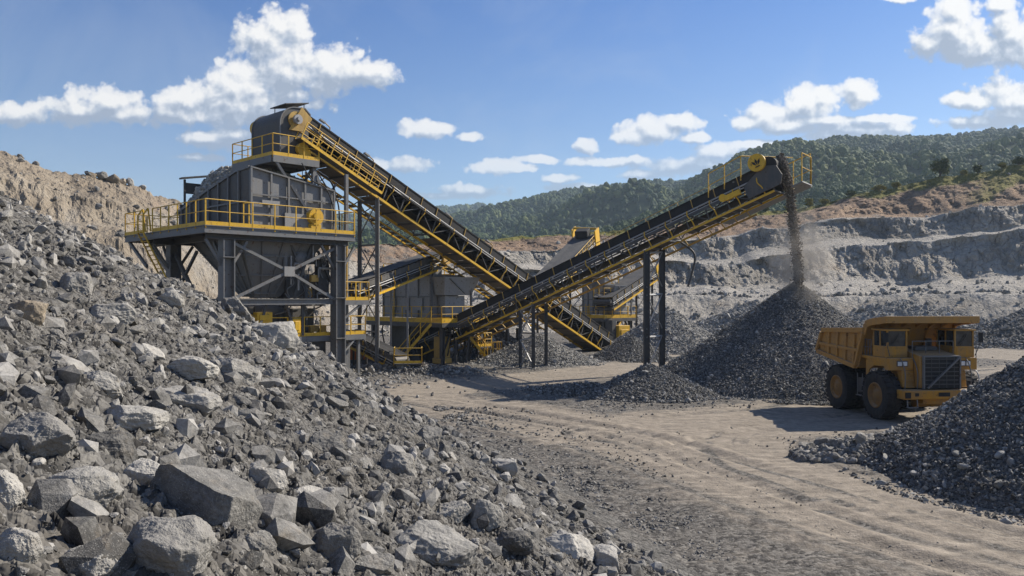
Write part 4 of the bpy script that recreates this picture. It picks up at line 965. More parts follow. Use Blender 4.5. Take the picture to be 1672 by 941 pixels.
for y in (3.4, 6.3, 11.5, 13.2): m.bar((.3, y, 10.78), (11.7, y, 10.78), .16, .34)
m.build('deck_joists', M['steel_dark'], T0)
for (x, y) in COLS[:2] + COLS[2:3]:
    for dx, dy in ((1.5, 0), (-1.5, 0)): MB().bar((x + dx * .22, y, 8.4), (x + dx, y, 10.2), .17, .17).build('knee_brace', M['steel'], T0)
    MB().bar((x, y + .4, 8.4), (x, y + 1.9, 10.2), .17, .17).build('knee_brace', M['steel'], T0)
MB().bar((.2, 10.2, 8.6), (.2, 13.6, 10.6), .2, .2).build('knee_brace', M['steel'], T0); MB().bar((1.8, 9.7, 8.0), (1.8, 13.4, 10.4), .22, .22).build('knee_brace', M['steel'], T0)
# X bracing with a gusset on the front bay, and on the left bay
m = MB(); cxx, czz = 6.5, 8.15
for (x, z) in ((2.3, 10.0), (10.4, 10.0), (2.3, 6.2), (10.4, 6.1)): m.bar((cxx + (x - cxx) * .08, .5, czz + (z - czz) * .08), (x, .5, z), .16, .2)
m.build('cross_brace', M['steel'], T0)
MB().box(cxx - .42, cxx + .42, .34, .44, czz - .36, czz + .36).build('gusset_plate', M['steel_pale'], T0)
m = MB(); m.bar((1.8, 1.1, 6.6), (1.8, 8.8, 1.8), .2, .22); m.bar((1.95, 8.8, 7.2), (1.95, 1.1, 2.2), .2, .22); m.bar((1.8, 8.9, 9.6), (1.8, 5.2, 6.1), .24, .26); m.bar((1.8, 8.9, 6.4), (1.8, 5.2, 9.6), .18, .2)
m.build('cross_brace', M['steel_dark'], T0)
m = MB(); m.ibeam((2.25, .6, 5.95), (10.35, .6, 5.95), .3, .42, .05); m.ibeam((1.8, 1.05, 5.95), (1.8, 8.75, 5.95), .3, .42, .05); m.ibeam((2.25, 9.2, 5.95), (10.35, 9.2, 5.95), .3, .42, .05); m.ibeam((10.8, 1.05, 5.95), (10.8, 8.75, 5.95), .3, .42, .05)
for z in (3.0,): m.ibeam((2.25, 9.2, z), (10.35, 9.2, z), .3, .42, .05); m.ibeam((10.8, 1.05, z), (10.8, 8.75, z), .3, .42, .05); m.ibeam((1.8, 1.05, z), (1.8, 8.75, z), .3, .42, .05)
for y in (2.4, 4.4, 6.4): m.bar((2.0, y, 5.75), (10.6, y, 5.75), .22, .3)
m.build('floor_beam', M['steel'], T0)
# funnel under the deck
m = MB(); R0 = (2.9, 10.2, 1.15, 9.0); R1 = (4.9, 6.9, 2.6, 4.4); frustum(m, R1, 6.3, R0, 10.7)
fn = m.build('hopper_funnel', M['steel'], T0)
m = MB()
def fp(u, v, side, out=.05):
    """point on the funnel: u along the side, v from the bottom to the top"""
    x0 = R1[0] + (R0[0] - R1[0]) * v; x1 = R1[1] + (R0[1] - R1[1]) * v; y0 = R1[2] + (R0[2] - R1[2]) * v; y1 = R1[3] + (R0[3] - R1[3]) * v; z = 6.3 + 4.4 * v
    return (x0 + (x1 - x0) * u, y0 - out, z) if side == 0 else (x0 - out, y0 + (y1 - y0) * u, z)
for s_ in (0, 1):
    for v in (.06, .36, .68, .98): m.bar(fp(0, v, s_), fp(1, v, s_), .10, .10)
    for u in (.02, .26, .5, .74, .98): m.bar(fp(u, .02, s_, .06), fp(u, .98, s_, .06), .08, .12)
m.build('stiffener_rib', M['steel'], fn)
# bin on the deck
BN = dict(x0=4.0, x1=11.0, y0=1.5, y1=13.4)
m = MB(); wallpanel(m, (4.0, 1.5), (11.0, 1.5), 11.12, 15.6, 11.12, 14.5); m.build('bin_wall', M['steel_mid'], T0)
m = MB(); 
m.plate([(4, 1.585, 11.12), (4, 13.4, 11.12), (4, 13.4, 13.2), (4, 8.4, 14.45), (4, 3.5, 15.5), (4, 1.585, 15.6)], .08, (1, 0, 0)); m.build('bin_wall', M['steel_dark'], T0)
m = MB(); m.plate([(10.92, 1.585, 11.12), (10.92, 13.4, 11.12), (10.92, 13.4, 13.8), (10.92, 1.585, 14.5)], .08, (1, 0, 0)); m.box(4.08, 10.9, 13.32, 13.4, 11.12, 13.9); m.build('bin_wall', M['steel_dark'], T0)
m = MB()
for x, w in ((4.03, .14), (5.6, .1), (7.0, .16), (8.4, .1), (9.8, .12), (10.95, .14)):
    z1 = 15.6 - (x - 4) * 1.1 / 7; m.bar((x, 1.36, 11.2), (x, 1.36, z1), w, .14, (1, 0, 0))
for z in (12.3, 13.7): m.bar((4.1, 1.36, z), (10.9, 1.36, z - .12), .12, .1)
m.bar((3.95, 1.40, 15.62), (11.05, 1.40, 14.52), .24, .1)
for y in (3.0, 4.6, 6.2, 7.8, 9.4, 11.0, 12.6):
    z1 = float(np.interp(y, [1.6, 3.5, 8.4, 13.4], [15.6, 15.5, 14.45, 13.2])); m.bar((3.9, y, 11.2), (3.9, y, z1), .12, .14, (0, 1, 0))
m.bar((3.9, 1.7, 13.2), (3.9, 8.4, 13.2), .1, .12)
m.bar((3.93, 1.5, 15.63), (3.93, 3.5, 15.53), .1, .2); m.bar((3.93, 3.5, 15.53), (3.93, 8.4, 14.48), .1, .2); m.bar((3.93, 8.4, 14.48), (3.93, 13.4, 13.23), .1, .2)
m.build('stiffener_rib', M['steel'], T0)
m = MB(); m.box(6.6, 9.6, 1.16, 1.28, 11.3, 12.5); m.box(4.8, 6.2, 1.2, 1.3, 13.0, 13.3); m.build('access_panel', M['steel_pale'], T0)
# steel grid lip at the far end of the bin
m = MB(); m.box(4.5, 4.65, 13.5, 13.65, 11.2, 16.0); m.box(7.4, 7.55, 13.5, 13.65, 11.2, 16.5); m.bar((4.2, 13.5, 16.05), (8.2, 13.2, 16.75), .7, .12); m.bar((4.6, 13.6, 15.3), (7.4, 13.6, 15.3), .1, .9); m.build('feed_lip', M['steel_dark'], T0)
# yellow drive motor on the deck at the right
m = MB(); m.tube((9.0, .75, 12.35), (9.0, 1.25, 12.35), .62, 20); m.box(8.55, 9.45, .8, 1.2, 11.15, 11.8); m.tube((9.0, .55, 12.35), (9.0, .75, 12.35), .3, 14)
m.build('drive_guard', M['yellow'], T0, .03)
# railings
railing(T0, [(.06, .06, 11.12), (11.94, .06, 11.12)], 1.75, 1.7); railing(T0, [(.06, .12, 11.12), (.06, 8.8, 11.12)], 1.75, 1.35); railing(T0, [(.06, 10.4, 11.12), (.06, 14.1, 11.12), (11.9, 14.14, 11.12)], 1.75, 1.6)
railing(T0, [(11.94, .12, 11.12), (11.94, 3.4, 11.12)], 1.75, 1.6); railing(T0, [(3.2, .12, 11.12), (3.2, .9, 11.12)], 1.75, .8, toe=False)
m = MB()
for y in (9.1, 10.1):
    m.path([(.06, y, 11.2), (-.15, y, 12.9), (-.5, y, 12.4), (-.5, y, 11.1), (.7, y - 1.6, 7.4)], .06, 6)
for i in range(11): t = i / 11; m.box(-.5 + 1.2 * t - .16, -.5 + 1.2 * t + .16, 9.1 - 1.6 * t, 10.1 - 1.6 * t, 11.1 - 3.7 * t - .03, 11.1 - 3.7 * t)
m.build('ladder', M['yellow'], T0)
# the head platform
HP = (5.9, 9.8, 1.7, 7.9, 16.75)
m = MB(); m.box(HP[0] + .1, HP[1] - .1, HP[2] + .1, HP[3] - .1, 16.6, 16.72)
m.build('head_deck', M['steel_dark'], T0)
m = MB(); x0, x1, y0, y1, zt = HP
m.bar((x0, y0, 16.5), (x1, y0, 16.5), .16, .5); m.bar((x0, y1, 16.5), (x1, y1, 16.5), .16, .5); m.bar((x0, y0 + .1, 16.5), (x0, y1 - .1, 16.5), .16, .5); m.bar((x1, y0 + .1, 16.5), (x1, y1 - .1, 16.5), .16, .5)
for y in (3.2, 4.8, 6.4): m.bar((x0 + .1, y, 16.4), (x1 - .1, y, 16.4), .14, .3)
m.build('head_deck_beams', M['steel'], T0)
railing(T0, [(x0, y1, zt), (x0, y0, zt), (x1, y0, zt)], 1.6, 1.45); railing(T0, [(x0, y1 + .0, zt), (x1, y1, zt)], 1.6, 1.5)
m = MB()
for (x, y) in ((9.6, 2.1), (9.6, 7.4), (6.3, 7.4)): m.bar((x, y, 11.15), (x, y, 16.35), .3, .3, (1, 0, 0))
m.bar((6.2, 1.75, 16.3), (9.5, 1.0, 11.3), .18, .18); m.bar((9.6, 2.1, 16.2), (11.7, 2.1, 11.2), .24, .24); m.bar((9.6, 2.1, 12.0), (11.6, 2.1, 15.2), .14, .14)
m.bar((9.6, 7.4, 16.2), (11.7, 7.4, 11.2), .22, .22); m.bar((9.6, 2.4, 12.0), (9.6, 7.2, 16.2), .16, .16); m.bar((9.6, 7.2, 12.0), (9.6, 2.4, 16.2), .16, .16); m.bar((9.7, 2.1, 14.4), (11.6, 7.4, 14.2), .14, .14)
m.bar((6.3, 7.2, 16.3), (6.3, 3, 14.9), .16, .16)
m.build('head_frame_legs', M['steel'], T0)
for pts, r_ in (([(8.2, 1.5, 16.4), (8.8, 1.2, 15.2), (10.2, 1.3, 14.6), (10.8, 1.2, 13.0), (10.6, 1.0, 11.3)], .05), ([(9.9, 1.9, 15.8), (10.6, 1.6, 14.6), (11.4, 1.5, 13.6), (11.5, 1.4, 11.3)], .06),
                ([(10.2, 2.4, 16.0), (11.0, 2.0, 15.4), (11.5, 2.0, 14.2), (11.2, 2.2, 12.6), (11.6, 2.4, 11.3)], .07)):
    m = MB(); bent_hose(m, pts, r_); m.build('hose', M['rubber'], T0)
# hood over the head drum
arc_ = [(6.9 + 1.35 - 1.35 * cos(t), 19.35 + 1.35 * sin(t)) for t in [pi / 2 * i / 10 for i in range(11)]]
prof = [(6.9, 16.75)] + arc_ + [(9.0, 20.75), (9.5, 20.3), (9.3, 19.4), (9.3, 16.75)]
m = MB(); m.prism(prof, 'y', 2.35, 6.6); hood = m.build('head_hood', M['steel_dark'], T0, .03)
for y in (2.3, 6.55):
    m = MB()
    for a, b in zip(prof[:-3], prof[1:-2]): m.bar((a[0] - .02, y + .05, a[1] + .02), (b[0] - .02, y + .05, b[1] + .02), .12, .08)
    m.build('hood_flange', M['steel'], hood)
m = MB(); m.plate([(7.3, 2.3, 20.82), (9.3, 2.3, 21.2), (9.3, 4.6, 21.2), (7.3, 4.6, 20.82)], .07, (0, 0, 1))
for (x, y) in ((7.6, 2.5), (7.6, 4.4), (9.0, 2.5), (9.0, 4.4)): m.tube((x, y, 20.4), (x, y, 20.88 + (x - 7.3) * .19 - .05), .035, 5)
m.build('rain_cover', M['steel_dark'], T0)
m = MB(); m.tube((8.15, 2.22, 19.75), (8.15, 2.33, 19.75), .64, 24); m.prism([(7.5, 18.9), (8.8, 18.9), (9.5, 20.0), (8.6, 20.8)], 'y', 2.14, 2.215); m.build('drum_guard', M['yellow_dusty'], T0, .015)
m = MB(); m.tube((8.15, 1.86, 19.75), (8.15, 2.13, 19.75), .36, 16); m.tube((8.15, 1.66, 19.75), (8.15, 1.87, 19.75), .17, 12); m.build('drum_bearing', M['galv'], T0)
m = MB(); m.tube((7.55, 6.64, 19.6), (7.55, 6.95, 19.6), .7, 18); m.bar((7.3, 6.8, 19.2), (7.1, 7.0, 17.0), .06); m.build('drum_guard', M['yellow'], T0)
m = MB(); m.tube((8.6, 1.95, 17.55), (8.6, 2.28, 17.55), .5, 18); m.box(8.3, 9.3, 1.98, 2.25, 17.0, 17.5); m.build('drive_guard', M['yellow'], T0, .02)
# lower machinery under the funnel
m = MB(); m.lathe([(0, 3.2), (1.7, 3.2), (1.75, 4.0), (1.5, 4.1), (1.5, 4.9), (1.75, 5.0), (1.75, 5.4), (1.2, 5.9), (0, 5.9)], (5.9, 3.6, 0), 'z', 28); m.lathe([(0, .4), (1.3, .4), (1.5, 1.4), (1.5, 3.2)], (5.9, 3.6, 0), 'z', 24)
cr = m.build('crusher_body', M['steel_dark'], T0)
m = MB(); m.lathe([(.25, -.14), (.25, -.22), (.95, -.2), (1.1, -.2), (1.1, .2), (.95, .2), (.25, .22)], (9.3, 2.2, 6.95), 'y', 28)
for i in range(6): a = i * pi / 3; m.bar((9.3 + .2 * cos(a), 2.2, 6.95 + .2 * sin(a)), (9.3 + .95 * cos(a), 2.2, 6.95 + .95 * sin(a)), .12, .14, (0, 1, 0))
m.build('flywheel', M['steel'], T0)
for (a, b, c, d, e, f) in ((4.3, 5.5, 1.0, 1.9, 4.4, 5.2), (7.1, 7.8, .95, 1.6, 3.6, 4.7)):
    m = MB(); m.box(a, b, c, d, e, f); m.box(a + .15, b - .15, c - .08, c, e + .2, f - .2); m.tube((a - .25, (c + d) / 2, (e + f) / 2), (a, (c + d) / 2, (e + f) / 2), .22, 12); m.build('motor_box', M['yellow'], T0, .06)
m = MB(); m.box(7.5, 10.2, 4.0, 8.2, 6.2, 8.4); m.box(8.2, 10.3, 3.2, 4.0, 3.2, 5.4); m.tube((8.1, 2.8, 6.2), (8.1, 2.8, 8.4), .5, 14); m.tube((9.0, 4.6, 8.4), (9.0, 4.6, 10.7), .7, 14); m.box(2.6, 4.4, 5.2, 8.4, .5, 4.6); m.box(7.6, 10.0, 5, 8.5, .4, 3.2); m.build('machinery_housing', M['steel_dark'], T0)
rz = random.Random(4)
for (a, b, c, d, e, f) in ((7.2, 8.6, 1.9, 3.4, 6.2, 7.6), (9.6, 10.4, 1.4, 2.0, 6.2, 9.2), (7.0, 7.5, 3.2, 4.6, 8.2, 10.6), (8.6, 9.4, 1.8, 3.0, 8.8, 10.4), (2.6, 4.4, 1.6, 3.4, 3.4, 5.6), (8.2, 10.2, 1.6, 3.0, .5, 3.0), (4.4, 7.4, 1.9, 2.4, .3, 3.1)):
    m = MB(); m.box(a, b, c, d, e, f); m.bar((a - .04, c - .05, e), (a - .04, c - .05, f), .1); m.bar((b + .04, c - .05, e), (b + .04, c - .05, f), .1); m.bar((a, c - .06, (e + f) / 2), (b, c - .06, (e + f) / 2), .08); m.build('duct', M['steel_dark'], T0)
for (p, q_) in (((7.4, 1.3, 6.3), (9.0, 1.3, 10.4)), ((9.4, 1.2, 9.8), (10.6, 1.2, 7.4)), ((7.2, 1.4, 10.2), (8.4, 1.4, 7.8)), ((2.4, 4, 3.2), (2.4, 8, 5.8)), ((8.0, 1.1, 5.7), (8.0, 1.1, 3.4)), ((5.0, 1.0, 5.7), (4.2, 1.0, 3.4)), ((6.6, 1.0, 5.7), (7.4, 1.0, 3.4))):
    MB().bar(p, q_, .14, .18).build('strut', M['steel_dark'], T0)
m = MB(); m.lathe([(0, -.2), (.5, -.2), (.55, 0), (.5, .2), (0, .2)], (8.1, 1.5, 9.2), 'y', 20); m.build('sheave', M['steel'], T0)
for i in range(16):
    x = rz.uniform(6.9, 10.4); z = rz.uniform(6.4, 10.2); y = rz.uniform(1.0, 1.5); k = i % 4
    m = MB()
    if k == 0: m.tube((x, y, z), (x, y, min(10.5, z + rz.uniform(1, 2.4))), .07, 8)
    elif k == 1: bent_hose(m, [(x, y, z), (x + .3, y - .1, z - .6), (x - .2, y, z - 1.1), (x + .1, y + .1, z - 1.7)], .05, 6, 5)
    elif k == 2: m.tube((x - .5, y, z), (x + .5, y, z), .1, 10); m.tube((x - .5, y, z), (x - .5, y, z - .7), .06, 8)
    else: m.box(x, x + .4, y, y + .3, z, z + .5)
    m.build(('pipe', 'hose', 'pipe', 'control_box')[k], M[('galv', 'steel', 'steel_pale', 'yellow_dusty')[k]], T0)
for i in range(34):
    m = MB(); x = rz.uniform(6.8, 10.4); y = rz.uniform(1.6, 4.5); z = rz.uniform(3.6, 8.6); k = rz.random()
    if k < .5: bent_hose(m, [(x, y, z), (x + rz.uniform(-.5, .5), y - .3, z - .7), (x + rz.uniform(-.8, .8), y, z - 1.3), (x + rz.uniform(-1, 1), y + .2, z - 1.6)], rz.uniform(.035, .08), 5, 5)
    elif k < .8: m.bar((x, y, z), (x + rz.uniform(-1.2, 1.2), y, z + rz.uniform(-1, 1)), .08, .1)
    else: m.tube((x, y, z), (x, y, z + rz.uniform(.6, 1.6)), rz.uniform(.08, .2), 10)
    m.build('pipe' if k < .5 or k >= .8 else 'strut', M['steel'], T0)
m = MB()
for i in range(8): x = rz.uniform(6.8, 10.2); z = rz.choice((3.5, 3.6, 6.3)); y = rz.uniform(1.5, 2.6); MB().box(x, x + rz.uniform(.2, .45), y, y + .3, z, z + rz.uniform(.3, .7)).build('valve_box', M['yellow_dusty'], T0, .03)
# lower working platform
m = MB(); m.box(3.8, 10.3, 1.15, 3.2, 3.2, 3.32); m.box(10.3, 13.7, 1.15, 3.2, 3.2, 3.32); m.bar((3.8, 1.1, 3.12), (13.7, 1.1, 3.12), .14, .4); m.bar((13.7, 1.2, 3.12), (13.7, 3.2, 3.12), .14, .4); m.bar((13.3, 1.5, .1), (13.3, 1.5, 3.0), .22, .22, (1, 0, 0)); m.bar((13.3, 2.9, .1), (13.3, 2.9, 3.0), .22, .22, (1, 0, 0)); m.bar((11.2, .9, 1.7), (12.8, 1.2, 3.0), .14, .14)
m.build('lower_platform', M['steel'], T0)
railing(T0, [(4.0, 1.1, 3.33), (13.7, 1.1, 3.33), (13.7, 3.1, 3.33)], 1.45, 1.45)
# middle landing at the right end with a caged ladder
m = MB(); m.box(11.4, 13.9, .9, 3.4, 5.9, 6.02); m.bar((11.4, .9, 5.85), (13.9, .9, 5.85), .14, .36); m.bar((13.9, 1, 5.85), (13.9, 3.4, 5.85), .14, .36); m.bar((11.3, 1.0, 4.4), (13.2, 1.0, 5.7), .16, .16)
m.bar((12.3, 1.7, .1), (12.3, 1.7, 16.0), .26, .26, (1, 0, 0)); m.build('landing', M['steel'], T0)
railing(T0, [(11.4, .9, 6.03), (13.9, .9, 6.03), (13.9, 3.3, 6.03)], 1.45, 1.2)
ladder(T0, (11.75, 1.25, 6.0), (11.75, 1.25, 11.2), .6, (1, 0, 0), 'yellow', 'caged_ladder', .035, True)
ladder(T0, (11.75, 1.5, .1), (11.75, 1.5, 6.0), .6, (1, 0, 0), 'yellow', 'ladder')
m = MB(); m.tube((11.3, 2.6, 11.1), (11.3, 2.6, 14.6), .09, 8); m.tube((11.6, 2.9, 11.1), (11.6, 2.9, 13.9), .07, 8); m.build('vent_pipe', M['steel'], T0)

# stone heaped in the hopper
rg = np.random.default_rng(81); nu, nv = 60, 110
U, Vv = np.meshgrid(np.linspace(4.1, 10.85, nu), np.linspace(1.65, 13.25, nv)); u, v = U.ravel(), Vv.ravel()
def heap_z(u, v):
    edge = np.interp(v, [1.6, 3.5, 8.4, 13.4], [15.4, 15.3, 14.3, 13.05]); crest = np.interp(v, [1.6, 3, 5.5, 8.5, 10.5, 13.4], [15.4, 15.7, 16.1, 16.5, 16.8, 16.3])
    t = np.clip((u - 4.1) / 2.3, 0, 1); return edge + (crest - edge) * t ** .9 - .25 * np.clip(u - 8, 0, 3) + .12 * fbm(P3(u, v) * 1.3, 3, .6, 82) - .9 * (1 - sstep(1.6, 4.6, v)) * t
ca, sa = cos(AZ), sin(AZ)
def tw(u, v, z): return np.stack([-20.46 + u * ca - v * sa, 53.1 + u * sa + v * ca, z], 1)
hp = Heap(); hp.grid(tw(u, v, heap_z(u, v)), nv, nu, .35)
n = 3800; a = rg.uniform(4.15, 10.8, n); b = rg.uniform(1.8, 13.1, n); hp.stones(tw(a, b, heap_z(a, b)), rg.uniform(.05, .2, n) * rg.choice([.7, 1, 1.5], n), 1, 10, 83, sink=.2)
tag(hp.build('rubble_heap', M['heap']), 'heap of pale crushed rock piled in the open hopper on the tower', 'rubble heap')

# ------------------------------------------------------------------ belt conveyors
def conveyor(label, foot, head, w=2.0, near=-1, depth=2.2, step=2.0, big=True, pan='pan', belt='rubber', hooks=True, skirt=.62, name='belt_conveyor', wide_belt=False, chord_w=.17, group='belt conveyors of the crushing plant'):
    f, h = Vector(foot), Vector(head); d = h - f; L = d.length; az = atan2(d.y, d.x); pit = math.asin(d.z / L)
    rot = Euler((0, -pit, az), 'XYZ'); root = empty(name, f, rot, label, 'conveyor', group)
    inv = (Matrix.Translation(f) @ rot.to_matrix().to_4x4()).inverted(); W2 = w / 2; k = near; nb = depth
    # belt: carrying strand with raised edges, return strand below
    m = MB(); zc = nb * .84; tr = .22 * w
    prof = [(-W2 + .05, zc + tr * .8), (-W2 * .45, zc), (W2 * .45, zc), (W2 - .05, zc + tr * .8)]
    if wide_belt: prof = [(-W2 + .02, nb + .08), (-W2 * .5, nb + .02), (W2 * .5, nb + .02), (W2 - .02, nb + .08)]
    for (y0, z0), (y1, z1) in zip(prof[:-1], prof[1:]):
        m.add([(0, y0, z0), (L, y0, z0), (L, y1, z1), (0, y1, z1), (0, y0, z0 - .04), (L, y0, z0 - .04), (L, y1, z1 - .04), (0, y1, z1 - .04)], [(0, 1, 2, 3), (7, 6, 5, 4), (0, 4, 5, 1), (3, 2, 6, 7)])
    m.box(0, L, -W2 * .9, W2 * .9, nb * .30, nb * .30 + .03)
    m.build('belt', M[belt], root)
    # side skirts
    for s in (-1, 1):
        m = MB(); z0 = nb * .70 if not wide_belt else nb * .62; z1 = z0 + skirt if not wide_belt else nb * .92
        m.box(.2, L - .2, s * W2 - .035, s * W2 + .035, z0, z1); m.bar((.2, s * (W2 + .02), z1 + .03), (L - .2, s * (W2 + .02), z1 + .03), .11, .05)
        m.build('side_skirt', M['rubber'] if not wide_belt else M['steel_dark'], root)
    # stringer pipes, bottom chords
    for s in (-1, 1):
        m = MB(); zz = nb * .64
        if wide_belt: zz = nb * .56
        m.tube((0, s * (W2 + .10), zz), (L, s * (W2 + .10), zz), .07 if big else .05, 8); m.tube((0, s * (W2 + .12), zz - .2), (L, s * (W2 + .12), zz - .2), .05 if big else .04, 8); m.build('stringer_pipe', M['galv'], root)
        MB().bar((0, s * W2, 0), (L, s * W2, 0), chord_w, chord_w * 1.15).build('chord', M['yellow'], root)
    # web members
    m = MB(); n = max(3, int(L / step))
    for i in range(n + 1):
        x = L * i / n
        for s in (-1, 1): m.bar((x, s * W2, .08), (x, s * W2, nb * .62), .09, .09)
        m.bar((x, -W2, nb * .6), (x, W2, nb * .6), .08, .1); m.bar((x, -W2, 0), (x, W2, 0), .1, .12)
        if i < n:
            for s in (-1, 1): m.bar((x, s * W2, .1 if i % 2 else nb * .6), (L * (i + 1) / n, s * W2, nb * .6 if i % 2 else .1), .06, .06)
    m.build('truss_web', M['steel_dark'], root)
    # idler rollers
    m = MB()
    for i in range(int(L / 1.2)): x = .6 + i * 1.2; m.tube((x, -W2 * .5, zc - .12), (x, W2 * .5, zc - .12), .08, 8)
    m.build('idler_rollers', M['steel'], root)
    # belly plates: separate sheets with slits between
    m = MB(); npl = max(4, int(L / 1.5))
    for i in range(npl):
        if (i * 7919) % 11 == 3: continue
        m.box(L * i / npl + .04, L * (i + 1) / npl - .04, -W2 + .1, W2 - .1, .10, .13)
    m.build('belly_plate', M[pan], root)
    # bent yellow brackets and belt clips, one object each
    nh = max(3, int(L / 1.9)); bp = None; cp = None
    for i in range(nh):
        x = .8 + (L - 1.6) * i / (nh - 1)
        if bp is None:
            m = MB(); bent_hose(m, [(0, k * (W2 + .17), nb * .66), (-.06, k * (W2 + .26), nb * .48), (.12, k * (W2 + .2), nb * .26), (.1, k * (W2 + .02), .06)], .05 if big else .035, 5, 4); bp = m.build('bracket', M['yellow'], root); bp.location = (x, 0, 0)
            m = MB(); z1 = (nb * .70 + skirt) if not wide_belt else nb * .92; m.bar((0, k * (W2 + .08), nb * .68), (.05, k * (W2 + .08), z1 + .10), .10, .05, (1, 0, 0)); cp = m.build('clip', M['yellow_dusty'], root); cp.location = (x + .5, 0, 0)
        else:
            if hooks: copy_part(bp, root, (x, 0, 0))
            copy_part(cp, root, (x + .5, 0, 0))
    # drums
    for x, r, nm in ((0, .45, 'tail_drum'), (L, .55, 'head_drum')):
        MB().tube((x, -W2 * .95, nb * .62), (x, W2 * .95, nb * .62), r if big else r * .75, 20).build(nm, M['steel_dark'], root)
    return root, inv, L
def trestle(root, inv, pts, mat='steel_dark', tw_=.32, name='trestle', brace=True):
    """legs given as pairs of world points (foot, top); braced between neighbours"""
    r = None; P = [(inv @ Vector(a), inv @ Vector(b)) for a, b in pts]
    zax = (inv.to_3x3() @ Vector((0, 0, 1)))
    m = MB()
    for (a, b) in P: 
        u = (b - a).normalized(); m.bar(a, a + u * .12, tw_ * 2.4, tw_ * 2.4, (inv.to_3x3() @ Vector((1, 0, 0))))
    r = m.build(name, M['concrete'], root)
    for (a, b) in P:
        mm = MB(); mm.ibeam(a, b, tw_, tw_, .045, (inv.to_3x3() @ Vector((1, 0, 0)))); mm.build('leg', M[mat], r)
    if brace:
        mm = MB()
        for (a, b), (c, d) in zip(P[:-1], P[1:]):
            nn_ = max(2, int((b - a).length / 3.2))
            for i in range(nn_):
                t0, t1 = i / nn_ + .04, (i + 1) / nn_ - .02; p, q = a.lerp(b, t0), c.lerp(d, t1); p2, q2 = c.lerp(d, t0), a.lerp(b, t1)
                mm.bar(p, q, .09, .09); mm.bar(p2, q2, .09, .09); mm.bar(a.lerp(b, t1), c.lerp(d, t1), .12, .12)
        mm.build('brace', M['galv' if mat == 'steel_dark' else mat], r)
    return r

# A: long conveyor running down from the tower head
hA = Vector((-18.0, 61.2, 18.55)); fA = Vector((10.3, 92.5, -.5))
cA, iA, LA = conveyor('long dark conveyor running down right from the tower head, yellow edged', fA, hA, 2.5, +1, 2.5, 2.0)
def wA(s, y, n): return (iA.inverted() @ Vector((s, y, n)))
def leg_under(inv, s, y, n=0):
    p = inv.inverted() @ Vector((s, y, n)); return ((p.x, p.y, 0), (p.x, p.y, p.z))
trestle(cA, iA, [leg_under(iA, LA - 9.5, 1.2), leg_under(iA, LA - 9.5, -1.2)], 'steel')
trestle(cA, iA, [leg_under(iA, 14, 1.2), leg_under(iA, 14, -1.2)], 'steel_dark', .22)
# walkway hung along the far side, lower edge seen as a second yellow line
m = MB(); m.bar((9, -2.6, -.55), (LA - 4, -2.6, -.55), .12, .14); m.bar((9, -1.5, -.55), (LA - 4, -1.5, -.55), .1, .12)
m.build('walkway_chord', M['yellow'], cA)
m = MB(); 
for i in range(26): x = 9.5 + (LA - 14) * i / 25; m.bar((x, -2.6, -.55), (x, -1.3, .1), .07, .07); m.bar((x, -2.6, -.5), (x + .8, -1.5, -.5), .05, .05)
m.build('walkway_frame', M['steel'], cA)
m = MB()
for i in range(40): x = 9 + (LA - 13) * i / 40; m.box(x, x + (LA - 13) / 40 - .35, -2.5, -1.6, -.5, -.47)
m.build('walkway_grating', M['steel_dark'], cA)
for s_, hh in ((LA - 4.5, 1.5), (LA - 9.5, 1.4), (LA - 14.5, .9), (LA - 20, 1.3), (LA - 26, 1.5), (LA - 30, .8), (LA - 34, .6)):
    m = MB(); m.path([(s_, -1.32, 2.2), (s_, -1.32, 2.4 + hh), (s_ + .12, -1.25, 2.5 + hh), (s_ + 1.0, -1.1, 2.55 + hh)], .05, 6)
    lp = m.build('lamp_bracket', M['yellow_dusty'], cA); MB().box(s_ + .75, s_ + 1.3, -1.25, -.95, 2.42 + hh, 2.54 + hh).build('lamp', M['steel_pale'], lp)
m = MB(); bent_hose(m, [(LA - 1.5, 1.6, 1.6), (LA - 4, 1.75, 1.2), (LA - 8, 1.7, 1.5), (LA - 14, 1.68, 1.25), (LA - 22, 1.66, 1.4)], .06, 6); m.build('cable', M['rubber'], cA)
# walkway beside the head, from the platform onto the conveyor
m = MB()
for y in (1.55, 2.4):
    m = MB(); m.tube((LA - 9, y, 1.35), (LA - .6, y, 1.35), .04, 6); m.tube((LA - 9, y, .75), (LA - .6, y, .75), .035, 6)
    for i in range(7): x = LA - 9 + 8.4 * i / 6; m.bar((x, y, 0), (x, y, 1.35), .06, .06, (1, 0, 0))
    if y > 2: m.bar((LA - 9, 2.4, 0), (LA - .6, 2.4, 0), .06, .22)
    m.build('handrail', M['yellow'], cA)
m = MB(); m.box(LA - 9, LA - .6, 1.5, 2.36, -.05, 0); m.build('walkway_grating', M['steel_dark'], cA)

# B: stacking conveyor rising to the right over the gravel pile
fB = Vector((-9.3, 78.8, .1)); hB = Vector((19.4, 57.8, 13.9))
cB, iB, LB = conveyor('long dark stacking conveyor rising right and dropping gravel onto the conical pile', fB, hB, 2.1, -1, 2.1, 1.7, pan='pan_dark', skirt=.5, chord_w=.12)
sB = .735 * LB
trestle(cB, iB, [leg_under(iB, sB - .75, -1.0), leg_under(iB, sB - .35, 1.0)], 'steel_dark', .46)
trestle(cB, iB, [leg_under(iB, .37 * LB, -1.0), leg_under(iB, .37 * LB + 1.5, -1.0)], 'steel_dark', .3)
trestle(cB, iB, [leg_under(iB, .37 * LB, 1.0), leg_under(iB, .37 * LB + 1.5, 1.0)], 'steel_dark', .3, brace=False)
trestle(cB, iB, [leg_under(iB, .16 * LB, -1.0), leg_under(iB, .16 * LB, 1.0)], 'steel_dark', .26, brace=False)
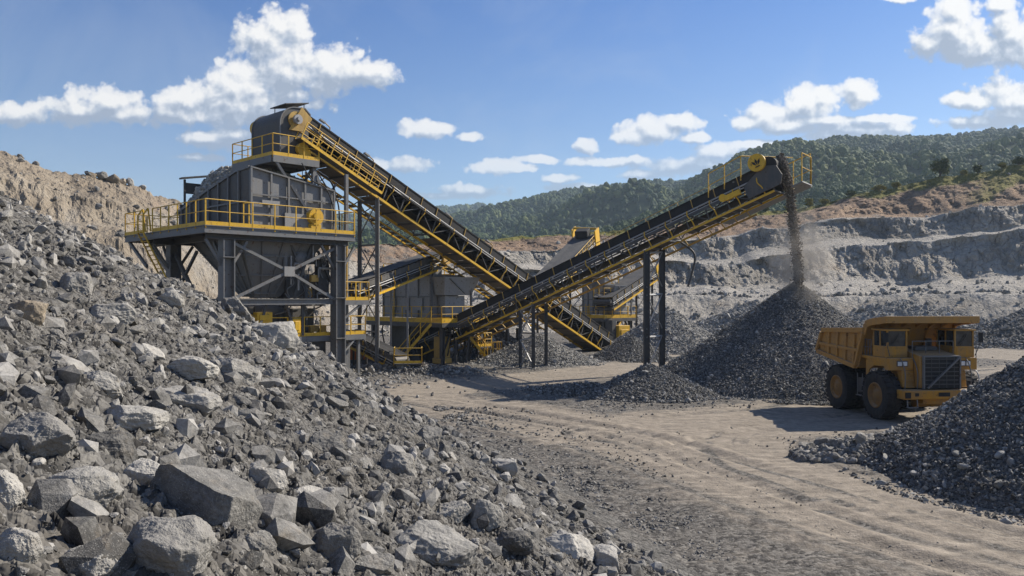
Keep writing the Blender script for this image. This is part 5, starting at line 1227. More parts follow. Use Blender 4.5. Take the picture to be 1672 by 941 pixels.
MB().bar((LB * .08, -1.2, nb_ := 2.1 * .47), (LB - 3.2, -1.2, nb_), .05, .22).build('side_channel', M['steel_dark'], cB)
m = MB(); m.bar((LB * .1, 1.45, -.5), (LB - 2.5, 1.45, -.5), .12, .14)
for i in range(30): x = LB * .1 + (LB * .9 - 3) * i / 29; m.bar((x, 1.45, -.5), (x, 1.0, 0), .07, .07)
m.build('walkway_chord', M['yellow_dusty'], cB)
# head end: drum, round yellow guards, platform with rails
m = MB(); m.prism([(LB - 1.9, .2), (LB + .6, .2), (LB + .95, .8), (LB + .8, 1.6), (LB - .1, 2.0), (LB - 1.9, 1.2)], 'y', -1.26, -1.16); m.prism([(LB - 1.9, .2), (LB + .6, .2), (LB + .95, .8), (LB + .8, 1.6), (LB - .1, 2.0), (LB - 1.9, 1.2)], 'y', 1.16, 1.26)
hf_ = m.build('head_cheek_plate', M['steel_dark'], cB, .02)
m = MB(); m.tube((LB - .35, -1.5, 2.35), (LB - .35, -1.27, 2.35), .64, 28); dg = m.build('drum_guard', M['yellow'], cB, .02)
m = MB()   # three-leaf emblem plate on the guard
for a in (-38, 0, 38):
    c_, s__ = sin(radians(a)), cos(radians(a)); m.prism([(LB - .35 + c_ * .1, 2.1 + s__ * .05), (LB - .35 + c_ * .3 + s__ * .09, 2.1 + s__ * .32 - c_ * .09), (LB - .35 + c_ * .52, 2.1 + s__ * .55), (LB - .35 + c_ * .3 - s__ * .09, 2.1 + s__ * .32 + c_ * .09)], 'y', -1.53, -1.503)
m.prism([(LB - .55, 2.0), (LB - .15, 2.0), (LB - .22, 2.08), (LB - .48, 2.08)], 'y', -1.53, -1.503)
m.build('emblem', M['rubber'], dg)
m = MB(); m.tube((LB - .35, 1.27, 2.35), (LB - .35, 1.45, 2.35), .6, 24); m.build('drum_guard', M['yellow'], cB, .02)
m = MB(); m.tube((LB + .25, -1.1, 1.9), (LB + .25, 1.1, 1.9), .62, 22); m.build('discharge_drum', M['rubber'], cB)
m = MB(); m.box(LB - 5.2, LB + 1.6, 1.3, 2.9, -.02, .06); m.box(LB + 1.2, LB + 2.0, -1.1, 1.3, -.3, -.22); m.build('head_walkway', M['steel'], cB)
m = MB()
def hrail(m, pts, h=1.15):
    for a, b in zip(pts[:-1], pts[1:]):
        a, b = Vector(a), Vector(b); up = Vector((.36, 0, .93)) * h; n = max(1, int((b - a).length / 1.3))
        for i in range(n + 1): p = a + (b - a) * i / n; m.bar(p, p + up, .06, .06, (1, 0, 0))
        m.tube(a + up, b + up, .04, 6); m.tube(a + up * .5, b + up * .5, .03, 6)
hrail(m, [(LB - 5.2, 2.9, .05), (LB + 1.5, 2.9, .05)], 2.5); hrail(m, [(LB + 1.95, -1.0, -.2), (LB + 1.95, 1.3, -.2)], 2.0); hrail(m, [(LB + 1.95, 1.3, -.2), (LB + 1.5, 2.9, .05)], 2.0); hrail(m, [(LB - 4.6, -1.3, 1.6), (LB - 1.9, -1.3, 1.7)], 1.8); m.tube((LB - 1.25, -1.3, 3.37), (LB + 1.2, 2.6, 2.6), .04, 6)
m.build('railing', M['yellow'], cB)
m = MB(); m.tube((LB * .55, 1.3, 3.0), (LB - 5.2, 2.0, 3.3), .035, 5)
for q_ in (.01, .25, .5, .75, .99): x_ = LB * .55 + (LB * .45 - 5.2) * q_; m.tube((x_, 1.15, 1.5), (x_, 1.3 + .7 * q_, 3.0 + .3 * q_), .035, 5)
m.build('handrail', M['yellow_dusty'], cB)
m = MB(); m.tube((LB - 3.6, -1.35, 1.1), (LB - 3.6, -1.2, 1.1), .3, 12); m.box(LB - 3.4, LB - 2.2, -1.5, -1.2, .75, 1.15); m.build('drive_motor', M['yellow'], cB, .03)
m = MB(); bent_hose(m, [(sB + 1.2, 1.2, .1), (sB + 2.0, 1.2, -1.4), (sB + 1.2, 1.2, -2.8), (sB + .6, 1.1, -3.6)], .09, 6); m.build('hose', M['steel_dark'], cB)
m = MB(); m.tube((.4, -1.1, -.2), (.4, 1.1, -.2), .9, 18); m.box(-1.2, 1.6, -1.5, -1.15, -.6, 1.6); m.box(-1.2, 1.6, 1.15, 1.5, -.6, 1.6); m.build('tail_box', M['steel_dark'], cB)
# load of stone on the upper part of the belt
rg = np.random.default_rng(91); n = 900; s_ = rg.uniform(LB * .1, LB, n); y_ = rg.normal(0, .33, n); hp = Heap()
mat_ = np.array(iB.inverted()); loc = np.stack([s_, y_, 2.1 * .84 + .12 + .25 * np.exp(-(y_ / .4) ** 2) + 0 * s_, np.ones(n)], 1) @ mat_.T
hp.stones(loc[:, :3], rg.uniform(.06, .16, n), 1, 8, 92, sink=.3)
tag(hp.build('belt_load', M['gravel_dark']), 'dark stone riding along the belt of the stacking conveyor', 'stones', kind='stuff')
# stone falling from the head onto the pile
n = 7500; t = rg.uniform(0, 1, n) ** .85; e = iB.inverted() @ Vector((LB + .75, 0, 2.0)); vx, vy = .80 * 1.5, -.585 * 1.5
tt = t * 1.42; z_ = e.z + .55 * tt - 4.905 * tt ** 2 * .98; wd = .12 + .20 * t
p = np.stack([e.x + vx * tt * .75 + rg.normal(0, 1, n) * wd * .55, e.y + vy * tt * .4 + rg.normal(0, 1, n) * wd * .8, z_ + rg.normal(0, .25, n)], 1); p = p[p[:, 2] > 6.6]
hp = Heap(); hp.stones(p, rg.uniform(.025, .10, len(p)) * (1.15 - .4 * t[:len(p)]), 1, 10, 93, sink=0)
tag(hp.build('falling_gravel', mat_rock('dusty_falling_stone', (.10, .087, .072), (.38, .33, .27), s=4, use_tone=True, coord='pos')), 'stream of dark gravel falling from the conveyor head onto the conical pile', 'falling gravel', kind='stuff')
def mat_dust():
    m = bpy.data.materials.new('stone_dust'); m.use_nodes = True; t = m.node_tree; t.nodes.clear()
    pv = t.nodes.new('ShaderNodeVolumePrincipled'); out = t.nodes.new('ShaderNodeOutputMaterial'); t.links.new(pv.outputs[0], out.inputs['Volume']); pv.inputs['Color'].default_value = (.84, .77, .68, 1)
    tc = t.nodes.new('ShaderNodeTexCoord'); gr_ = t.nodes.new('ShaderNodeTexGradient'); gr_.gradient_type = 'SPHERICAL'; t.links.new(tc.outputs['Object'], gr_.inputs['Vector'])
    no = t.nodes.new('ShaderNodeTexNoise'); no.inputs['Scale'].default_value = 2.2; no.inputs['Detail'].default_value = 4; t.links.new(tc.outputs['Object'], no.inputs['Vector'])
    r = t.nodes.new('ShaderNodeMapRange'); r.inputs['From Min'].default_value = .38; r.inputs['From Max'].default_value = .75; t.links.new(no.outputs['Fac'], r.inputs['Value'])
    a = t.nodes.new('ShaderNodeMath'); a.operation = 'MULTIPLY'; t.links.new(gr_.outputs['Fac'], a.inputs[0]); t.links.new(r.outputs['Result'], a.inputs[1])
    b = t.nodes.new('ShaderNodeMath'); b.operation = 'MULTIPLY'; b.inputs[1].default_value = 1.9; t.links.new(a.outputs[0], b.inputs[0]); t.links.new(b.outputs[0], pv.inputs['Density'])
    return m
Vd, Fd = ico(4); du_ = link('dust_plume', np_mesh('dust_plume', Vd, Fd, True), mat_dust()); du_.location = (20.9, 57.6, 8.6); du_.scale = (2.5, 2.5, 4.4)
tag(du_, 'thin brown dust drifting round the falling gravel above the conical pile', 'dust', kind='stuff')
print('stream top', e[:], 'end', p[:, 2].min())

# C: feed conveyor from the tower to the second crusher
cC, iC, LC = conveyor('short grey conveyor with wide pale belt rising from tower to second crusher', (-13.5, 66.0, 5.9), (-7.35, 79.0, 9.3), 1.9, -1, 1.5, 1.6, False, belt='belt_dusty', wide_belt=True)
m = MB(); m.tube((LC, -1.25, 1.0), (LC, -1.02, 1.0), .80, 24); m.build('drum_guard', M['yellow_dusty'], cC, .02); MB().tube((LC, -1.36, 1.0), (LC, -1.255, 1.0), .2, 12).build('drum_bearing', M['steel_dark'], cC)
trestle(cC, iC, [leg_under(iC, LC * .52, -.9), leg_under(iC, LC * .52, .9)], 'galv', .16, brace=False)
# D and E: two conveyors behind
cD, iD, LD = conveyor('steep wide-belted conveyor rising behind the crossing, yellow head frame', (2.2, 90, 5.0), (10.6, 112, 13.4), 3.0, -1, 1.7, 1.8, False, belt='belt_dusty', wide_belt=True)
m = MB(); m.box(LD - 1.6, LD + .5, -1.75, -1.6, -.2, 2.6); m.box(LD - 1.2, LD + .7, 1.6, 1.75, .2, 2.8); m.bar((LD - .4, -1.65, 2.6), (LD - .4, 1.65, 2.8), .14, .3); m.build('head_frame', M['yellow'], cD); MB().box(LD - 2.6, LD - .9, -.9, .9, 1.9, 2.9).build('head_motor', M['rubber'], cD, .1)
trestle(cD, iD, [leg_under(iD, LD - 4, -1.4), leg_under(iD, LD - 4, 1.4)], 'steel_dark', .3)
railing_ = MB(); hrail(railing_, [(LD * .45, -1.6, .8), (LD - 1.8, -1.6, .8)], 1.3); railing_.build('handrail', M['yellow'], cD)
cE, iE, LE = conveyor('wide-belted conveyor rising right behind the tall trestle legs', (11.6, 100.0, 4.7), (19.4, 110.0, 9.0), 2.7, -1, 1.6, 1.6, False, belt='belt_dusty', wide_belt=True)
m = MB(); m.box(LE - 1.2, LE + .4, -1.5, -1.3, -.2, 2.0); m.tube((LE, -1.62, .9), (LE, -1.5, .9), .7, 18); m.build('head_frame', M['yellow'], cE, .02)
trestle(cE, iE, [leg_under(iE, LE - 2.5, -1.2), leg_under(iE, LE - 2.5, 1.2)], 'steel_dark', .26)
# F: low conveyor at the tower foot
cF, iF, LF = conveyor('small low conveyor sloping down at the tower foot, dark belt and yellow edge', (-9.4, 66.3, .35), (-14.6, 70.8, 2.3), 1.5, +1, 1.1, 1.3, False, wide_belt=True, belt='rubber')
trestle(cF, iF, [leg_under(iF, LF * .75, .7), leg_under(iF, LF * .75, -.7)], 'steel_dark', .16, brace=False)
pf = empty('service_platform', (-9.55, 66.0, 0), (0, 0, radians(6)), 'small railed platform on a concrete block at the low conveyor end', 'platform')
m = MB(); m.box(-.2, 2.1, -.9, .9, .72, .84); m.build('platform_deck', M['steel_dark'], pf); MB().box(.05, 1.0, -.7, .7, -.1, .71).build('concrete_block', M['concrete'], pf)
m = MB(); m.bar((1.95, -.7, 0), (1.95, -.7, .72), .12, .12, (1, 0, 0)); m.bar((1.95, .7, 0), (1.95, .7, .72), .12, .12, (1, 0, 0)); m.build('leg', M['steel_dark'], pf)
railing(pf, [(-.2, .86, .85), (-.2, -.86, .85), (2.06, -.86, .85), (2.06, .86, .85)], 1.25, 1.1, toe_h=.2)

# ------------------------------------------------------------------ second crusher
def crusher(label, loc, rot, LX, LY, z0, z1, plat, name, mat='steel_pale', head=True):
    r = empty(name, loc, (0, 0, rot), label, 'crusher')
    m = MB(); m.box(0, LX, 0, LY, z0, z1); bx = m.build('crusher_housing', M['steel_pale'], r, .04)
    m = MB()
    for i in range(5): y = LY * (i + .03) / 4.1; m.bar((-.06, y, z0), (-.06, y, z1), .12, .14, (0, 1, 0))
    for i in range(3): x = LX * i / 2.03 + .03; m.bar((x, -.06, z0), (x, -.06, z1), .12, .14, (1, 0, 0))
    m.bar((-.07, 0, z1), (-.07, LY, z1), .2, .16); m.bar((0, -.07, z1), (LX, -.07, z1), .2, .16); m.bar((-.06, 0, (z0 + z1) / 2), (-.06, LY, (z0 + z1) / 2), .1, .12); m.build('stiffener_rib', M['steel'], bx)
    # flared feed box on the right face
    m = MB(); frustum(m, (.3, LX + .6, -1.5, -.12), z1 - 1.9, (.0, LX + 1.4, -2.0, -.12), z1 - .15); m.box(.7, LX, -1.2, -.14, z0 + .1, z1 - 1.95); m.build('feed_box', M[mat], r, .02)
    m = MB(); m.bar((.6, -2.02, z1 - .3), (LX * .9, -1.55, z1 - 1.7), .12, .08); m.bar((LX + .5, -1.6, z0), (LX + .5, -1.6, z1 - .3), .18, .18, (1, 0, 0)); m.build('feed_box_rib', M['steel'], r)
    if head: m = MB(); m.box(.5, 1.6, .3, 1.6, z1, z1 + .8); m.box(.4, 1.7, .2, 1.7, z1 + .8, z1 + .9); m.build('head_chute', M[mat], r, .03)
    x0, x1, y0, y1 = plat
    m = MB(); m.box(x0, x1, y0, y1, z0 - .55, z0 - .42); m.bar((x0, y0, z0 - .62), (x1, y0, z0 - .62), .14, .4); m.bar((x0, y0, z0 - .62), (x0, y1, z0 - .62), .14, .4); m.bar((x1, y0, z0 - .62), (x1, y1, z0 - .62), .14, .4); m.build('platform_deck', M['steel_dark'], r)
    railing(r, [(x0, y1, z0 - .41), (x0, y0, z0 - .41), (x1, y0, z0 - .41), (x1, y1, z0 - .41)], 1.5, 1.4, toe_h=.42)
    for (x, y) in ((x0 + .5, y0 + .5), (x1 - .5, y0 + .5), (x0 + .5, y1 - .5), (x1 - .5, y1 - .5), (x0 + .5, (y0 + y1) / 2)):
        m = MB(); m.ibeam((x, y, -.2), (x, y, z0 - .6), .36, .36, .04, (1, 0, 0)); m.build('leg', M['steel_dark'], r)
    m = MB(); m.box(.4, LX - .2, .8, LY - .8, .8, z0 - .6); m.lathe([(0, .2), (1.1, .2), (1.2, 1.4), (.9, z0 - .7)], (LX / 2, 1.2, 0), 'z', 20); m.build('crusher_base', M['steel_dark'], r)
    m = MB(); rz = random.Random(name + label)
    for i in range(10): x = rz.uniform(-.5, LX + .5); m = MB(); bent_hose(m, [(x, y0 + .4, z0 - .6), (x + rz.uniform(-.4, .4), y0 + .2, z0 - 1.4), (x + rz.uniform(-.8, .8), y0 + .5, .8)], rz.uniform(.05, .11), 5, 5); m.build('hose', M['rubber'], r)
    for i in range(6): y = rz.uniform(0, LY); m = MB(); bent_hose(m, [(x0 + .3, y, z0 - .6), (x0 + .1, y + rz.uniform(-.4, .4), z0 - 1.6), (x0 + .5, y + rz.uniform(-.8, .8), .8)], rz.uniform(.05, .11), 5, 5); m.build('hose', M['rubber'], r)
    return r
S2 = crusher('second grey crusher with tall ribbed housing and yellow platform, left of the crossing', (-7.7, 76.0, 0), AZ, 3.2, 7.6, 4.3, 8.35, (-1.3, 5.2, -3.0, 8.6), 'crusher_unit')
stairs(S2, (-3.6, .4, .3), (-1.35, -1.6, 3.8), 1.0)
m = MB(); m.box(-.9, .3, -2.4, -1.4, .6, 2.6); m.box(-1.0, .4, -2.5, -1.3, .1, .6); m.build('gearbox', M['yellow_dusty'], S2, .05)
m = MB(); m.tube((3.9, -2.4, 2.2), (3.9, -2.4, 3.7), .5, 14); m.build('drive_motor', M['steel_dark'], S2)
S3 = crusher('third crusher far behind with pale housing, beside the yellow machine cab', (11.8, 102.5, 0), radians(40), 3.0, 3.8, 4.0, 7.9, (-1.6, 4.4, -1.6, 4.2), 'crusher_unit', head=True)
m = MB(); m.box(-.6, 1.4, -3.2, -1.4, .5, 2.7); m.box(-.3, 1.1, -3.3, -3.2, .9, 2.2); m.box(-1.0, 1.8, -3.4, -1.2, .1, .5); m.build('engine_cover', M['yellow'], S3, .08)
m = MB(); m.tube((2.3, -2.4, 1.5), (2.3, -1.0, 1.5), .9, 18); m.box(-1.4, -.7, -2.8, -1.6, .5, 3.4); m.build('drive_motor', M['steel_dark'], S3)
m = MB(); m.bar((.4, -1.6, 2.7), (-.6, -1.2, 3.5), .3, .3); m.bar((1.0, -1.6, 2.7), (2.0, -1.4, 3.5), .25, .25); m.build('support_arm', M['yellow'], S3)
# maintenance stair tower under the long conveyor
st = empty('access_stair', (-4.0, 76.2, 0), (0, 0, radians(20)), 'yellow access stair on a small frame under the long conveyor foot', 'stair')
stairs(st, (1.6, 0, .35), (-.6, 0, 3.0), .9)
m = MB(); m.box(1.1, 3.0, -.7, .7, .45, .55); 
for (x, y) in ((1.2, -.6), (2.9, -.6), (1.2, .6), (2.9, .6)): m.bar((x, y, 0), (x, y, .45), .14, .14, (1, 0, 0))
m.bar((-.6, -.5, 0), (-.2, -.5, 2.9), .16, .16); m.bar((-.6, .5, 0), (-.2, .5, 2.9), .16, .16); m.build('stand', M['steel_dark'], st)
railing(st, [(1.2, -.68, .56), (2.95, -.68, .56), (2.95, .68, .56)], 1.4, .9, toe_h=.2)
# orange generator on skids between the tower and the low conveyor
ge = empty('generator', (-14.0, 74.2, 0), (0, 0, radians(12)), 'low orange generator on dark skids behind the low conveyor', 'generator')
m = MB(); m.prism([(-1.2, .5), (1.2, .5), (1.2, 1.3), (.7, 1.7), (-1.2, 1.7)], 'y', -.6, .6); m.build('cover', M['orange'], ge, .06); m = MB(); m.box(-1.4, 1.4, -.62, -.45, .05, .48); m.box(-1.4, 1.4, .45, .62, .05, .48); m.build('skid', M['steel_dark'], ge); MB().tube((.4, 0, 1.7), (.4, 0, 2.2), .07, 8).build('exhaust', M['steel_dark'], ge)

# more of the plant: upper rails, ladders, silo
railing(S2, [(-.0, 7.5, 8.45), (.1, .2, 8.45)], 1.2, 1.5, toe_h=.12); railing(S2, [(3.1, .2, 8.45), (3.1, 7.5, 8.45)], 1.2, 1.5, toe_h=.12)
ladder(S2, (-.35, 5.6, 3.9), (-.35, 5.6, 9.4), .6, (0, 1, 0), 'yellow', 'ladder')
railing(S2, [(3.4, -2.9, 1.5), (5.2, -2.9, 1.5)], 1.3, 1.0)
m = MB(); m.box(3.4, 5.2, -2.95, -1.4, 1.35, 1.48); m.bar((3.5, -2.8, 0), (3.5, -2.8, 1.35), .14); m.bar((5.1, -2.8, 0), (5.1, -2.8, 1.35), .14); m.build('landing', M['steel_dark'], S2)
for k in range(3):
    m = MB(); m.box(-.08 - .06, -.075, 1.2 + k * 2.1, 2.2 + k * 2.1, 5.0, 6.2); m.build('inspection_door', M['steel_pale'], S2)
m = MB(); m.lathe([(0, 7.9), (1.0, 7.9), (1.0, 9.4), (.0, 9.7)], (.9, 2.4, 0), 'z', 22); m.build('silo', M['steel_pale'], S3)
m = MB(); m.box(-1.5, .9, -1.5, .3, 6.0, 6.1); m.build('upper_deck', M['steel_dark'], S3); railing(S3, [(-1.5, .3, 6.11), (-1.5, -1.5, 6.11), (.9, -1.5, 6.11)], 1.3, 1.0, toe_h=.2)
ladder(S3, (-1.75, 1.2, .1), (-1.75, 1.2, 5.4), .6, (0, 1, 0), 'yellow', 'ladder'); ladder(S3, (4.6, .2, .1), (4.6, .2, 4.2), .6, (0, 1, 0), 'yellow', 'ladder')
railing(S3, [(2.9, .1, 7.95), (2.9, 3.6, 7.95)], 1.1, 1.2, toe_h=.12)
# screening unit in the shade behind the conveyor crossing
sr = empty('screening_unit', (-2.2, 84.5, 0), (0, 0, radians(-30)), 'dark screening unit with round drums in the shade below the conveyor crossing', 'screening unit')
m = MB(); m.prism([(-3.2, 2.2), (3.2, 3.4), (3.2, 5.0), (-3.2, 3.9)], 'y', -1.2, 1.2); m.build('screen_box', M['steel_dark'], sr, .03)
for x in (-2.6, 2.6):
    for y in (-1.1, 1.1): MB().ibeam((x, y, 0), (x, y, 3.0), .28, .28, .04, (1, 0, 0)).build('leg', M['steel_dark'], sr)
for x in (-1.6, .2): MB().lathe([(0, -1.5), (.85, -1.5), (.9, -1.4), (.9, -1.26), (0, -1.26)], (x, 0, 1.5), 'y', 24).build('drum', M['steel_dark'], sr)
m = MB(); m.box(-2.4, 1.4, -1.0, 1.0, .3, 2.1); m.build('base_frame', M['steel_dark'], sr)
railing(sr, [(-3.0, -1.3, 3.95), (3.0, -1.3, 5.0)], 1.1, 1.2, toe=False)
ladder(sr, (-3.3, -.6, .1), (-3.3, -.6, 3.6), .6, (0, 1, 0), 'yellow', 'ladder')
# ------------------------------------------------------------------ haul truck
M['rim'] = mat_paint('dusty_wheel_rim', (.33, .16, .03), (.20, .14, .085), .9, .65, scale=2.5, rust=(.10, .06, .03))
f_ = (.10, -.995)
TR = empty('haul_truck', (21.1, 43.4, 0), (0, 0, atan2(f_[1], f_[0])), 'yellow mining haul truck with raised canopy parked before the conical pile', 'haul truck')
def tyre(x, y0, y1, dual=False):
    R = 1.22; c = (x, 0, R); m = MB(); ym = (y0 + y1) / 2; hw = abs(y1 - y0) / 2; sgn = 1 if ym > 0 else -1
    prof = [(.62, -hw * .72), (.70, -hw * .92), (.95, -hw), (1.10, -hw * .97), (1.19, -hw * .80), (1.215, -hw * .5), (1.22, 0), (1.215, hw * .5), (1.19, hw * .80), (1.10, hw * .97), (.95, hw), (.70, hw * .92), (.62, hw * .72)]
    m.lathe(prof, (x, ym, R), 'y', 48)
    t = m.build('tyre', M['tyre'], None)
    lg = MB(); n = 26      # tread lugs, alternate sides
    for i in range(n):
        for s in (-1, 1):
            a = 2 * pi * (i + (.5 if s > 0 else 0)) / n
            def q(r, aa, yy): return (x + r * cos(aa), ym + yy, R + r * sin(aa))
            w = .075; k = .06; vs = []
            for r in (1.17, 1.275 - .0):
                vs += [q(r, a - w, s * hw * .06), q(r, a + w, s * hw * .06), q(r - (.03 if r > 1.2 else .03), a + w + k, s * hw * .97), q(r - .03, a - w + k, s * hw * .97)]
            lg.add(vs, [(3,2,1,0),(4,5,6,7),(0,1,5,4),(1,2,6,5),(2,3,7,6),(3,0,4,7)])
    o = lg.build('tread', M['tyre'], t)
    rim = MB(); o_ = sgn * hw
    rim.lathe([(.66, o_ * .74), (.66, o_ * .93), (.60, o_ * .95), (.56, o_ * .62), (.46, o_ * .52), (.42, o_ * .60), (.30, o_ * .62), (.26, o_ * .84), (0, o_ * .86)], (x, ym, R), 'y', 36)
    for i in range(16): a = 2 * pi * i / 16; rim.tube((x + .51 * cos(a), ym + o_ * .50, R + .51 * sin(a)), (x + .51 * cos(a), ym + o_ * .66, R + .51 * sin(a)), .022, 6)
    ro = rim.build('rim', M['rim'], t)
    return t
def wheel(x, y0, y1):
    t = tyre(x, y0, y1); t.name = 'wheel'; t.parent = TR
    return t
for s in (-1, 1):
    wheel(1.95, s * 1.78, s * 2.58); wheel(-1.95, s * 1.88, s * 2.60)
    wheel(-1.95, s * 1.10, s * 1.80)
m = MB(); m.tube((1.95, -1.7, 1.22), (1.95, 1.7, 1.22), .22, 12); m.lathe([(.2, -1.0), (.55, -.5), (.62, 0), (.55, .5), (.2, 1.0)], (-1.95, 0, 1.22), 'y', 18); m.tube((-1.95, -1.7, 1.22), (-1.95, 1.7, 1.22), .3, 12)
for s in (-1, 1): m.box(-3.2, 3.3, s * .62 - .14, s * .62 + .14, 1.35, 1.85)
m.bar((.0, -1, 1.5), (.0, 1, 1.5), .3, .3); m.tube((1.4, -.5, 1.0), (1.4, .5, 1.0), .3, 12); m.box(.6, 2.6, -.5, .5, .85, 1.5)
m.build('chassis', M['steel_dark'], TR)
# dump bed
Pf = [(-3.6, 4.40), (-4.28, 3.15), (-4.2, 3.02), (0.0, 2.42), (.25, 2.62), (.9, 4.58)]
m = MB()
for s in (-1, 1): m.prism(Pf, 'y', s * 2.42 - .05, s * 2.42 + .05)
m.plate([(-4.24, -2.37, 3.03), (-.02, -2.37, 2.44), (-.02, 2.37, 2.44), (-4.24, 2.37, 3.03)], .1, (0, 0, 1))
m.plate([(.04, -2.37, 2.46), (.86, -2.37, 4.56), (.86, 2.37, 4.56), (.04, 2.37, 2.46)], .09, (-.93, 0, .36))
bed = m.build('dump_bed', M['bedpaint'], TR, .02)
m = MB()
for s in (-1, 1):
    y = s * 2.55
    m.bar((-3.62, y - s * .02, 4.36), (.9, y - s * .02, 4.54), .20, .26)            # top rail
    m.bar((-4.24, y, 3.16), (-3.62, y, 4.24), .17, .22, (0, 1, 0)); m.bar((-4.2, y, 3.1), (.02, y, 2.55), .17, .24)
    m.bar((.08, y, 2.6), (.84, y, 4.4), .17, .2, (0, 1, 0)); m.bar((-4.05, y - s * .02, 3.58), (.4, y - s * .02, 3.42), .15, .16)
    for x in (-2.9, -1.95, -1.05, -.15):
        zb = 3.1 - (x + 4.2) * .131 + .1; m.bar((x + .0, y - s * .04, zb), (x + .12, y - s * .04, 4.3), .14, .15, (0, 1, 0))
for y in (-1.9, -1.0, 0, 1.0, 1.9): m.bar((.17, y, 2.6), (.97, y, 4.62), .12, .16)
m.build('bed_rib', M['bedpaint'], bed, .015)
m = MB()   # canopy over the cab
hw = 2.46
cp_ = [(.80, 4.50), (1.02, 5.02), (1.45, 5.14), (2.85, 5.30)]
vs = []
for (x, z) in cp_: vs += [(x, -hw, z), (x, hw, z)]
th_ = .07
for (a, b) in zip(cp_[:-1], cp_[1:]): m.plate([(a[0], -hw, a[1] - th_), (b[0], -hw, b[1] - th_), (b[0], hw, b[1] - th_), (a[0], hw, a[1] - th_)], th_, (0, 0, 1))
m.build('canopy', M['bedpaint'], bed)
m = MB()
for s in (-1, 1):
    for (a, b) in zip(cp_[:-1], cp_[1:]): m.bar((a[0] - .02, s * (hw + .02), a[1] - .16), (b[0] + .02, s * (hw + .02), b[1] - .16), .10, .36)
m.bar((2.90, -hw - .07, 5.14), (2.90, hw + .07, 5.14), .12, .36)
for y in (-1.8, -1.1, -.4, .4, 1.1, 1.8): m.bar((.95, y, 4.72), (1.45, y, 4.98), .14, .14); m.bar((1.45, y, 4.98), (2.82, y, 5.13), .14, .14)
m.build('canopy_lip', M['bedpaint'], bed, .02)
# hood, grille, fenders
m = MB(); m.prism([(.9, 1.75), (3.46, 1.72), (3.46, 3.34), (2.9, 3.44), (1.5, 3.66), (.9, 3.66)], 'y', -1.05, 1.05); m.build('hood', M['truck'], TR, .06)
m = MB(); m.box(3.47, 3.56, -.86, .98, 1.72, 3.28); gr = m.build('radiator_grille', M['rubber'], TR)
m = MB()
for y0, y1, z0, z1 in ((-.93, -.86, 1.68, 3.34), (.98, 1.05, 1.68, 3.34)): m.box(3.465, 3.62, y0, y1, z0, z1)
m.box(3.465, 3.62, -.86, .98, 3.28, 3.36)
m.build('grille_frame', M['steel'], gr)
m = MB()
for i in range(7): z = 1.9 + i * .21; m.box(3.562, 3.60, -.86, .98, z, z + .05)
for i in range(4): y = -.5 + i * .4; m.box(3.561, 3.575, y, y + .03, 1.74, 3.26)
m.build('grille_slats', M['steel_dark'], gr); MB().bar((3.64, -.74, 1.74), (3.64, .93, 3.26), .07, .13, (1, 0, 0)).build('grille_brace', M['steel'], gr)
for s in (-1, 1):
    m = MB(); y0, y1 = (s * 1.07, s * 2.36)
    a, b = min(y0, y1), max(y0, y1)
    m.prism([(.35, 3.06), (.35, 3.20), (2.98, 3.20), (2.98, 2.58), (2.55, 2.58), (2.35, 2.90), (1.2, 2.98)], 'y', a, b)      # deck with front plate
    m.prism([(2.55, 2.575), (2.98, 2.575), (3.10, 1.74), (2.9, 1.74)], 'y', min(s * 1.07, s * 1.72), max(s * 1.07, s * 1.72))
    fe = m.build('fender', M['truck'], TR, .03)
    m = MB(); m.box(2.985, 3.03, min(s * 1.42, s * 1.98), max(s * 1.42, s * 1.98), 2.78, 3.06); hb = m.build('lamp_panel', M['steel_dark'], fe)
    for yy in (1.56, 1.84): MB().box(3.03, 3.06, s * yy - .11, s * yy + .11, 2.81, 3.02).build('headlight', M['lens'], hb, .02)
    m = MB()          # side of the fender arch
    m.prism([(.75, 1.5), (.75, 2.95), (1.0, 3.05), (2.5, 3.05), (2.5, 2.75), (1.5, 2.72), (1.05, 2.45), (.95, 1.5)], 'y', s * 2.30 - .04, s * 2.30 + .04); m.build('mudguard', M['truck'], fe, .01)
m = MB(); m.box(3.15, 3.78, -2.10, 2.10, 1.20, 1.66); bu = m.build('bumper', M['truck'], TR, .05)
m = MB(); m.box(3.785, 3.80, -.26, .34, 1.34, 1.54); m.box(3.785, 3.80, -2.02, -1.72, 1.26, 1.56); m.box(3.785, 3.80, 1.6, 2.02, 1.3, 1.56); m.box(3.785, 3.80, -1.5, -1.3, 1.36, 1.52); m.build('bumper_dark_plate', M['rubber'], bu)  # flat black plates paint in the dark of recesses; none is cut
m = MB(); 
for y in (-1.86, -1.34): m.bar((3.70, y, 1.2), (3.74, y, .78), .05, .05, (1, 0, 0))
m.bar((3.74, -1.86, .80), (3.74, -1.34, .80), .22, .04); m.build('step', M['steel'], bu)
m = MB(); m.box(2.6, 3.5, -.9, .9, .95, 1.2); m.tube((2.4, -.7, .9), (2.4, .7, .9), .26, 12); m.build('axle_guard', M['truck'], TR)
# steps up to the decks
for s in (-1, 1):
    m = MB()
    for i in range(4): z = 1.72 + i * .33; x = 3.12 - i * .06; m.box(x - .28, x + .06, min(s * 1.12, s * 1.68), max(s * 1.12, s * 1.68), z, z + .05)
    st_ = m.build('ladder', M['truck'], TR)
    for yy in (1.10, 1.76): m = MB(); bent_hose(m, [(3.35, s * yy, 1.68), (3.38, s * yy, 2.4), (3.2, s * yy, 2.9), (2.95, s * yy, 3.2)], .028, 5, 5); m.build('handrail', M['steel'], st_)
m = MB(); bent_hose(m, [(3.6, 1.95, 1.66), (3.62, 2.0, 2.2), (3.45, 1.98, 2.55), (3.1, 1.95, 2.6)], .03, 6); m.build('grab_rail', M['galv'], TR)
